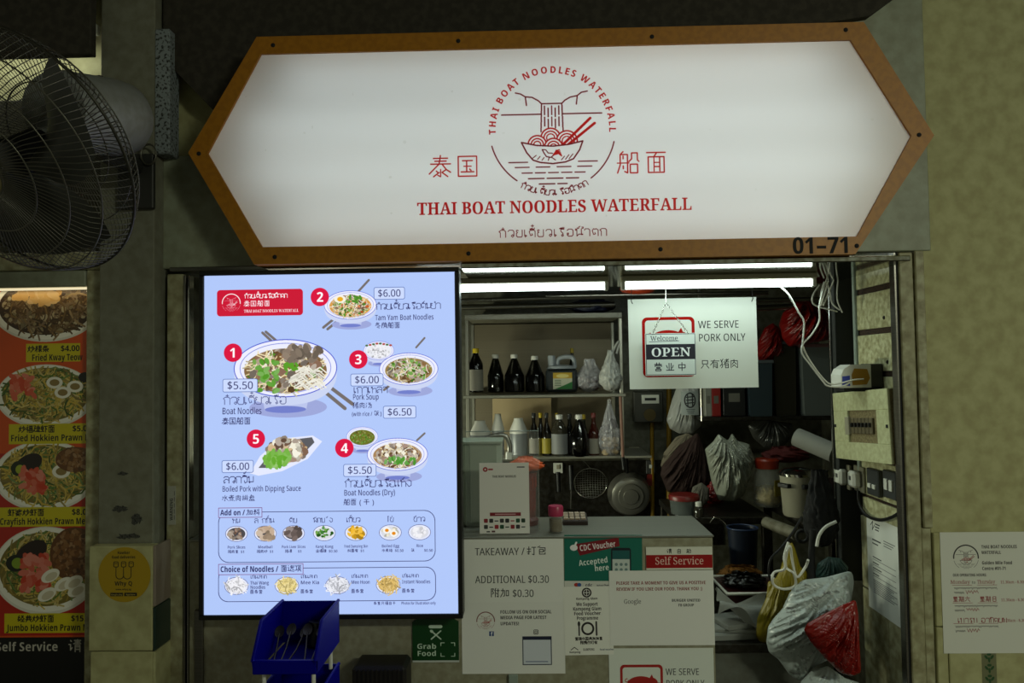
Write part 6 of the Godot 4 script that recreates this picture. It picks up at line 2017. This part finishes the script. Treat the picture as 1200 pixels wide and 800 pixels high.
	var cs := obj("crumpled_sheet", sheet_grid(0.17, 0.10, 20, 12, func(u, v): return Vector3(0, 0, 0.03 * sin(u * 5.0 + v * 3.0) + 0.02 * sin(v * 9.0 + u * 4.0)), 0.001), mat("stack_paper", Color.BLACK))
	cs.position = at(868, 711, -0.40)
	cs.rotation = Vector3(-1.0, 0.3, -0.35)
	tag(cs, "crumpled white sheet lying in front of the red tray", "paper")
	var zt := -0.62
	var kq := mpp(zt)
	var tr := thing("red_tray", "dark red tray with white rim holding dark gloves", "tray", at(878, 703, zt))
	obj("body", plate([Vector2(-27 * kq, 0), Vector2(27 * kq, 0), Vector2(34 * kq, 17 * kq), Vector2(-34 * kq, 17 * kq)], -0.11, 0.11), mat("tray_red", Color(0.17, 0.015, 0.02), 0.4), tr)
	obj("rim", rod([Vector3(-34 * kq, 18 * kq, 0.115), Vector3(34 * kq, 18 * kq, 0.115), Vector3(36 * kq, 18 * kq, -0.11), Vector3(-36 * kq, 18 * kq, -0.11)], 0.006, 6, true), mats.white_plastic, tr)
	obj("tray_stand", bx(Vector3(0, -0.012, 0), Vector3(0.16, 0.024, 0.18)), mats.steel_dark, tr)
	var gl := obj("dark_gloves", bag(Vector3(44 * kq, 15 * kq, 0.12), 131, 0.6, 0.5, 0.5, 44, 24), mat("glove_dark", Color(0.03, 0.025, 0.025), 0.4))
	gl.position = at(872, 687, zt)
	tag(gl, "heap of dark rubber gloves in the red tray", "gloves")
	var yc := obj("yellow_cloth", bag(Vector3(56 * kq, 26 * kq, 0.09), 133, 0.55, 0.25, 0.5, 44, 24), mat("mustard_cloth", Color(0.46, 0.29, 0.04), 0.85))
	yc.position = at(868, 688, -0.78)
	tag(yc, "mustard yellow cloth behind the dark gloves", "cloth")
	var bk := thing("blue_bucket", "dark blue plastic bucket behind the red tray", "bucket", Vector3(at(873, 668, -0.9).x, cy, -0.92))
	var kk := mpp(-0.92)
	var bh := at(873, 618, -0.92).y - cy
	obj("body", turned([Vector2(0, 0), Vector2(13 * kk, 0), Vector2(17 * kk, bh), Vector2(16 * kk, bh), Vector2(12 * kk, 0.01), Vector2(0, 0.01)], 24), mat("bucket_blue", Color(0.05, 0.09, 0.16), 0.4), bk)
	obj("rim", rod(circle_points(Vector3(0, bh, 0), Vector3.RIGHT, Vector3.BACK, 17 * kk, 17 * kk, 28), 0.004, 6, true), mat("bucket_rim", Color(0.10, 0.17, 0.30), 0.4), bk)
	# bags hanging in front at the right
	var zy := -0.36
	var ky := mpp(zy)
	var yb := mat("yellow_bag", Color(0.50, 0.44, 0.03), 0.45)
	sack("yellow_plastic_bag", "yellow plastic bag hanging between red tray and white bag", [[886, 746], [887, 725], [898, 700], [900, 682], [910, 676], [918, 660], [926, 632], [931, 640], [938, 664], [946, 670], [944, 690], [934, 712], [914, 740], [904, 757], [893, 755]], zy, 0.07, yb, 141, [926, 620], 7.0, 0.4)
	var white := mat("carrier_white", Color(0.70, 0.74, 0.73), 0.32, 0.0, noise_tex("bag_print", 0.03, Color(0.40, 0.32, 0.36), Color(1, 1, 1), 3, 51, 256, 0.16, 0.24), 5.0)
	white.backlight_enabled = true
	white.backlight = Color(0.25, 0.25, 0.25)
	sack("white_plastic_bag", "bulging white plastic bag hanging at the side panel", [[898, 752], [900, 736], [918, 712], [928, 690], [942, 679], [968, 676], [998, 668], [1001, 682], [996, 712], [985, 748], [972, 772], [952, 782], [937, 798], [925, 790], [912, 772], [901, 764]], -0.225, 0.13, white, 151, [1000, 664], 13.0, 0.7)
	sack("teal_plastic_bag", "small pale teal bag behind the white bag's top", [[955, 676], [958, 660], [970, 652], [985, 654], [994, 664], [992, 678], [972, 682]], -0.34, 0.08, mat("teal_bag", Color(0.20, 0.30, 0.28), 0.4), 153, [975, 645], 8.0, 0.5)
	var redb := mat("red_carrier", Color(0.52, 0.075, 0.04), 0.3)
	redb.backlight_enabled = true
	redb.backlight = Color(0.3, 0.06, 0.04)
	sack("red_plastic_bag", "red plastic bag hanging in front of the white bag", [[942, 738], [946, 730], [968, 718], [988, 708], [1003, 702], [1006, 720], [1007, 755], [1009, 788], [998, 792], [984, 788], [968, 772], [950, 752]], -0.065, 0.08, redb, 157, [1006, 698], 12.0, 0.6)
	sack("white_plastic_bag", "lowest white bag under the red plastic bag", [[938, 800], [952, 786], [970, 780], [990, 794], [1008, 800], [1012, 840], [990, 856], [955, 850], [940, 830]], -0.16, 0.13, white, 159, [985, 770], 8.0, 0.35)
	# coiled white cable
	var zc := -0.22
	var co := thing("cable_coil", "loosely coiled white cable hanging over the yellow bag", "cable", Vector3.ZERO)
	var pts := []
	for q in [[924, 635], [919, 652], [920, 666], [908, 670], [905, 676], [907, 685], [918, 690], [932, 686], [930, 672], [921, 664], [922, 648], [926, 640], [929, 660], [934, 676], [944, 664], [947, 656]]:
		pts.append(at(q[0], q[1], zc + rng.randf_range(-0.02, 0.02)))
	obj("cord", rod(smooth(pts, 5), 0.0042, 6), mats.white_plastic, co)
	var bp := []
	for q in [[940, 605], [928, 625], [915, 642], [903, 655], [901, 672], [906, 684]]:
		bp.append(at(q[0], q[1], zc - 0.06))
	tag(obj("looped_cable", rod(smooth(bp, 5), 0.004, 6), mats.black_plastic), "thin black cord looping behind the white cable coil", "cable")
	var wp := []
	for q in [[957, 640], [960, 627], [968, 617], [980, 611]]:
		wp.append(at(q[0], q[1], -0.33))
	tag(obj("white_hose", rod(smooth(wp, 5), 0.0055, 8), mats.white_plastic), "short white hose curving up beside the dark post", "hose")
	var wr := []
	for q in [[832, 612], [838, 606], [846, 610], [852, 617]]:
		wr.append(at(q[0], q[1], -0.95))
	tag(obj("metal_wire", rod(smooth(wr, 5), 0.003, 6), mats.chrome), "thin bright wire handle above the blue bucket", "wire")

func side_wall_fittings():
	var X := 1.104
	# distribution board
	var z0 := -0.025
	var z1 := -0.425
	var hb := 0.222
	var cy := on_side(1031, 503, 1.045).y
	var t := thing("breaker_box", "old cream metal breaker box on the tiled side wall", "breaker box", Vector3(1.045, cy, (z0 + z1) * 0.5))
	t.rotation.x = deg_to_rad(-4.0)
	var L := z0 - z1
	var cm := mat("breaker_cream", Color(0.76, 0.77, 0.60), 0.45, 0.0, tex.blotch, 4.0)
	# faces of the cover round the breaker window
	obj("case", bx(Vector3(0.032, 0, 0), Vector3(0.050, hb, L)), mat("breaker_side", Color(0.52, 0.47, 0.32), 0.6, 0.0, tex.grime, 6.0), t)
	var wz0 := L * 0.36
	var wz1 := -L * 0.36
	obj("cover", span(Vector3(0.0, hb * 0.22, -L / 2), Vector3(0.008, hb / 2, L / 2)), cm, t)
	obj("cover", span(Vector3(0.0, -hb / 2, -L / 2), Vector3(0.008, -hb * 0.24, L / 2)), cm, t)
	obj("cover", span(Vector3(0.0, -hb * 0.24, -L / 2), Vector3(0.008, hb * 0.22, wz1 + L * 0.14)), cm, t)
	obj("cover", span(Vector3(0.0, -hb * 0.24, wz0 - L * 0.06), Vector3(0.008, hb * 0.22, L / 2)), cm, t)
	for i in 6:
		var br := obj("breaker", bx(Vector3(0.004, 0.0, L * 0.20 - i * 0.026), Vector3(0.010, 0.05, 0.022)), mat("breaker_tan", Color(0.36, 0.32, 0.22), 0.5), t)
		obj("toggle", bx(Vector3(-0.003, 0.003, L * 0.20 - i * 0.026), Vector3(0.010, 0.014, 0.010)), mats.black_plastic, br)
	obj("main_switch", bx(Vector3(0.004, 0, -L * 0.24), Vector3(0.010, 0.06, 0.03)), mat("ivory", Color.BLACK), t)
	for q in [[0.0, L * 0.47], [0.0, -L * 0.47]]:
		obj("cover_screw", bx(Vector3(-0.001, q[0], q[1]), Vector3(0.004, 0.010, 0.010)), mats.black_matte, t)
	# dispenser-like adaptor on top of the box
	var ty := cy + hb * 0.5
	var zz := -0.19
	var d := thing("socket_adaptor", "white adaptor block with blue and yellow stickers on breaker box", "adaptor", Vector3(1.0, ty + 0.012, zz))
	obj("body", plate([Vector2(-0.030, 0), Vector2(0.062, 0), Vector2(0.062, 0.072), Vector2(0.0, 0.072), Vector2(-0.022, 0.058), Vector2(-0.030, 0.040)], -0.06, 0.02), mats.white_plastic, d)
	obj("blue_sticker", plate([Vector2(-0.028, 0.008), Vector2(-0.004, 0.006), Vector2(-0.004, 0.038), Vector2(-0.027, 0.036)], 0.02, 0.0215), mat("sticker_blue", Color(0.05, 0.18, 0.62), 0.4), d)
	obj("yellow_sticker", plate([Vector2(0.004, 0.008), Vector2(0.048, 0.010), Vector2(0.058, 0.03), Vector2(0.050, 0.058), Vector2(0.010, 0.060), Vector2(0.002, 0.04)], 0.02, 0.0215), mat("sticker_yellow", Color(0.62, 0.45, 0.02), 0.4), d)
	obj("grey_block", span(Vector3(0.062, 0.0, -0.06), Vector3(0.102, 0.074, 0.015)), mat("adaptor_grey", Color(0.22, 0.22, 0.19), 0.7), d)
	obj("base", span(Vector3(-0.02, -0.012, -0.06), Vector3(0.10, 0.0, 0.015)), mats.black_matte, d)
	# cables from the lamps to the adaptor
	var z := -0.16
	for q in [["long white cable running from the tube light down to the adaptor", [[911, 333], [924, 345], [936, 366], [942, 377], [941, 397], [941, 406], [950, 424], [967, 446], [978, 450], [1000, 445], [1012, 444]]], ["second white cable dropping from the cable bundle to the adaptor", [[968, 330], [963, 345], [960, 360], [960, 376], [951, 392], [941, 403], [940, 414], [950, 428], [964, 446], [970, 452], [985, 453], [996, 448]]]]:
		var pts := []
		var n: int = q[1].size()
		for i in n:
			pts.append(at(q[1][i][0], q[1][i][1], lerpf(-0.13, z, smoothstep(0.0, 0.75, i / (n - 1.0)))))
		tag(obj("white_cable", rod(smooth(pts, 5), 0.0028, 6), mats.white_plastic), q[0], "cable", "white cables")
	var bundle := thing("cable_bundle", "tangle of spare white cable hanging from the ceiling corner", "cable", Vector3.ZERO)
	for q in [[[955, 322], [966, 326], [972, 340], [975, 355], [984, 363]], [[960, 334], [953, 345], [952, 354], [958, 359], [970, 362], [981, 365]], [[966, 330], [962, 345], [965, 358]], [[971, 329], [966, 345], [962, 358]], [[977, 328], [971, 343], [965, 357]], [[982, 328], [981, 350], [987, 366]]]:
		var pts := []
		for p in q:
			pts.append(at(p[0], p[1], -0.34 + rng.randf_range(-0.02, 0.02)))
		obj("strand", rod(smooth(pts, 5), 0.0026, 6), mats.white_plastic, bundle)
	# plugs and sockets under the box
	var place := func(x: float, y: float) -> Vector3: return on_side(x, y, X)
	for q in [[993, 558, "white plug nearest the dark post under the breaker box"], [1009, 561, "second white plug under the breaker box"]]:
		var o := thing("power_plug", q[2], "plug", place.call(q[0], q[1]), 0.0, "plugs under the breaker box")
		obj("face_plate", bx(Vector3(-0.004, 0, 0), Vector3(0.008, 0.085, 0.075)), mat("plate_tan", Color(0.48, 0.47, 0.40), 0.4), o)
		obj("plug_body", bx(Vector3(-0.022, 0, 0), Vector3(0.03, 0.055, 0.05), Basis.IDENTITY, 0.008), mats.white_plastic, o)
		obj("rating_mark", bx(Vector3(-0.0375, 0.004, 0), Vector3(0.001, 0.014, 0.016)), mat("mark_grey", Color(0.25, 0.25, 0.25), 0.6), o)
	for q in [[1028, 565, "grey switch unit with small indicator squares under breaker box"], [1048, 568, "grey switch unit with two white rockers nearest the jamb"]]:
		var o := thing("switch_unit", q[2], "switch", place.call(q[0], q[1]), 0.0, "grey switch units")
		var first: bool = q[0] < 1040
		obj("face_plate", bx(Vector3(-0.008, 0, 0), Vector3(0.016, 0.085, 0.082)), mat("switch_grey", Color(0.20, 0.21, 0.21), 0.4), o)
		for s in [-1, 1]:
			obj("rocker", bx(Vector3(-0.018, 0.0 if not first else -0.012, 0.016 * s), Vector3(0.006, 0.034 if not first else 0.014, 0.020)), mats.white_plastic, o)
	var cpts := []
	for q in [[1006, 575], [1007, 590], [1015, 603], [1030, 609], [1045, 606], [1058, 598]]:
		cpts.append(on_side(q[0], q[1], X - 0.012))
	tag(obj("black_cable", rod(smooth(cpts, 5), 0.0055, 8), mats.black_plastic), "black cable sagging below the switch units", "cable")
	# letter on the side panel
	var a := on_side(1014, 605, 1.1025)
	var b := on_side(1060, 735, 1.1025)
	var n := printed("typed_letter", 0.225, 0.30, 0.0006, print_mat(print_notice(), 0.6))
	n.position = Vector3(1.1022, (a.y + b.y) * 0.5, (a.z + b.z) * 0.5)
	n.rotation.y = -PI / 2
	tag(n, "typed white letter taped to the cream side panel", "letter")
	# rust marks where old screws held: small plugs on the tiles
	for q in [[1036, 372, "rusty screw hole in the upper cream tile"], [1040, 424, "rusty screw hole in the lower cream tile"]]:
		var o := obj("rusty_plug", turned([Vector2(0, 0), Vector2(0.007, 0), Vector2(0.004, 0.003), Vector2(0, 0.003)], 9, Transform3D(Basis(Vector3.BACK, PI / 2), Vector3.ZERO)), mat("rust", Color(0.10, 0.06, 0.03), 0.9))
		o.position = on_side(q[0], q[1], 1.104)
		tag(o, q[2], "screw hole", "rusty screw holes")

func cutlery_bins():
	var blue := mat("bin_blue", Color(0.0, 0.0, 0.50), 0.5)
	blue.metallic_specular = 0.25
	var w := 0.148
	var d := 0.20
	var h := 0.105
	var c := at(350, 750, 0.36)
	var stand := thing("bin_stand", "grey metal stand carrying the blue cutlery bins", "stand", Vector3(c.x, 0, 0.36))
	for q in [[-0.060, -0.08], [0.060, -0.08], [-0.060, 0.08], [0.060, 0.08]]:
		obj("post", rod([Vector3(q[0], 0, q[1]), Vector3(q[0], 0.68, q[1])], 0.006, 8), mats.steel, stand)
	obj("plate", bx(Vector3(0, 0.69, 0), Vector3(w, 0.012, d)), mats.steel_dark, stand)
	for n in 2:
		var y := [0.858, 0.698][n] as float
		var t := thing("cutlery_bin", ["blue plastic cutlery bin in front of the screen's lower edge", "lower blue plastic cutlery bin under the first one"][n], "bin", Vector3(c.x, y, 0.36), 0.0, "blue cutlery bins")
		var th := 0.004
		obj("bottom", span(Vector3(-w / 2 + 0.012, 0, -d / 2), Vector3(w / 2 - 0.012, th, d / 2)), blue, t)
		obj("back_wall", span(Vector3(-w / 2, 0, -d / 2), Vector3(w / 2, h, -d / 2 + th)), blue, t)
		for s in [-1, 1]:
			var st := new_st()
			prism(st, PackedVector2Array([Vector2(-d / 2, 0), Vector2(d / 2, 0), Vector2(d / 2 + 0.012, h * 0.30), Vector2(d / 2 - 0.045, h), Vector2(-d / 2, h)]), -th / 2, th / 2, Transform3D(Basis(Vector3.UP, -PI / 2), Vector3((w / 2 - th / 2) * s, 0, 0)))
			obj("side_wall", st, blue, t)
			obj("rim_edge", rod([Vector3((w / 2 - 0.002) * s, h, -d / 2), Vector3((w / 2 - 0.002) * s, h, d / 2 - 0.045), Vector3((w / 2 - 0.002) * s, h * 0.30, d / 2 + 0.012)], 0.0045, 6), blue, t)
		obj("front_lip", span(Vector3(-w / 2, 0, d / 2 - th), Vector3(w / 2, h * 0.30, d / 2 + 0.008)), blue, t)
		if n == 0:
			for s in [[-1, 1], [1, 1], [1, -1]]:
				obj("riser", rod([Vector3(0.058 * s[0], -0.058, 0.075 * s[1]), Vector3(0.058 * s[0], 0.0, 0.075 * s[1])], 0.005, 8), mats.white_plastic, t)
		for i in 5:
			var u := thing("spoon", ["spoon lying leftmost in the %s blue bin", "second spoon from left in the %s blue bin", "spoon in the middle of the %s blue bin", "second spoon from right in the %s blue bin", "spoon lying rightmost in the %s blue bin"][i] % ["upper", "lower"][n], "spoon", Vector3(c.x - 0.048 + i * 0.024, y + 0.012 + (i % 2) * 0.005, 0.36 + 0.02), rng.randf_range(-0.25, 0.25), "cutlery in the blue bins")
			obj("handle", rod([Vector3(0, 0.0, 0.055), Vector3(0, 0.012, 0), Vector3(0, 0.035, -0.045)], 0.0025, 6), mats.steel_dark, u)
			obj("scoop", turned([Vector2(0, 0), Vector2(0.010, 0.003), Vector2(0.012, 0.006), Vector2(0, 0.003)], 12, Transform3D(Basis(Vector3.RIGHT, 0.6), Vector3(0, 0.034, -0.055)), 1.0, 1.5), mats.steel_dark, u)
		var dk := obj("chopstick_sleeve", rod([Vector3(0, 0.0, 0), Vector3(0.006, 0.055, -0.01)], 0.022, 12), mats.black_plastic)
		dk.position = Vector3(c.x + 0.02, y + 0.006, 0.30)
		tag(dk, "black cup of cutlery at the back of the %s blue bin" % ["upper", "lower"][n], "cup")
	# dark ribbed basket at the frame's lower edge
	var b := thing("ribbed_basket", "dark brown ribbed basket under the green delivery sign", "basket", at(448, 806, 0.10))
	var bk := mpp(0.1)
	var bm := mat("basket_brown", Color(0.07, 0.05, 0.04), 0.5)
	obj("body", bx(Vector3(0, 2 * bk, 0), Vector3(62 * bk, 60 * bk, 0.10), Basis.IDENTITY, 0.01), bm, b)
	for i in 12:
		obj("rib", bx(Vector3((i - 5.5) * 5 * bk, 2 * bk, 0.051), Vector3(2.2 * bk, 56 * bk, 0.006)), bm, b)
	obj("basket_stand", bx(Vector3(0, -28 * bk - 0.27, 0), Vector3(0.08, 0.54, 0.08)), mats.steel_dark, b)
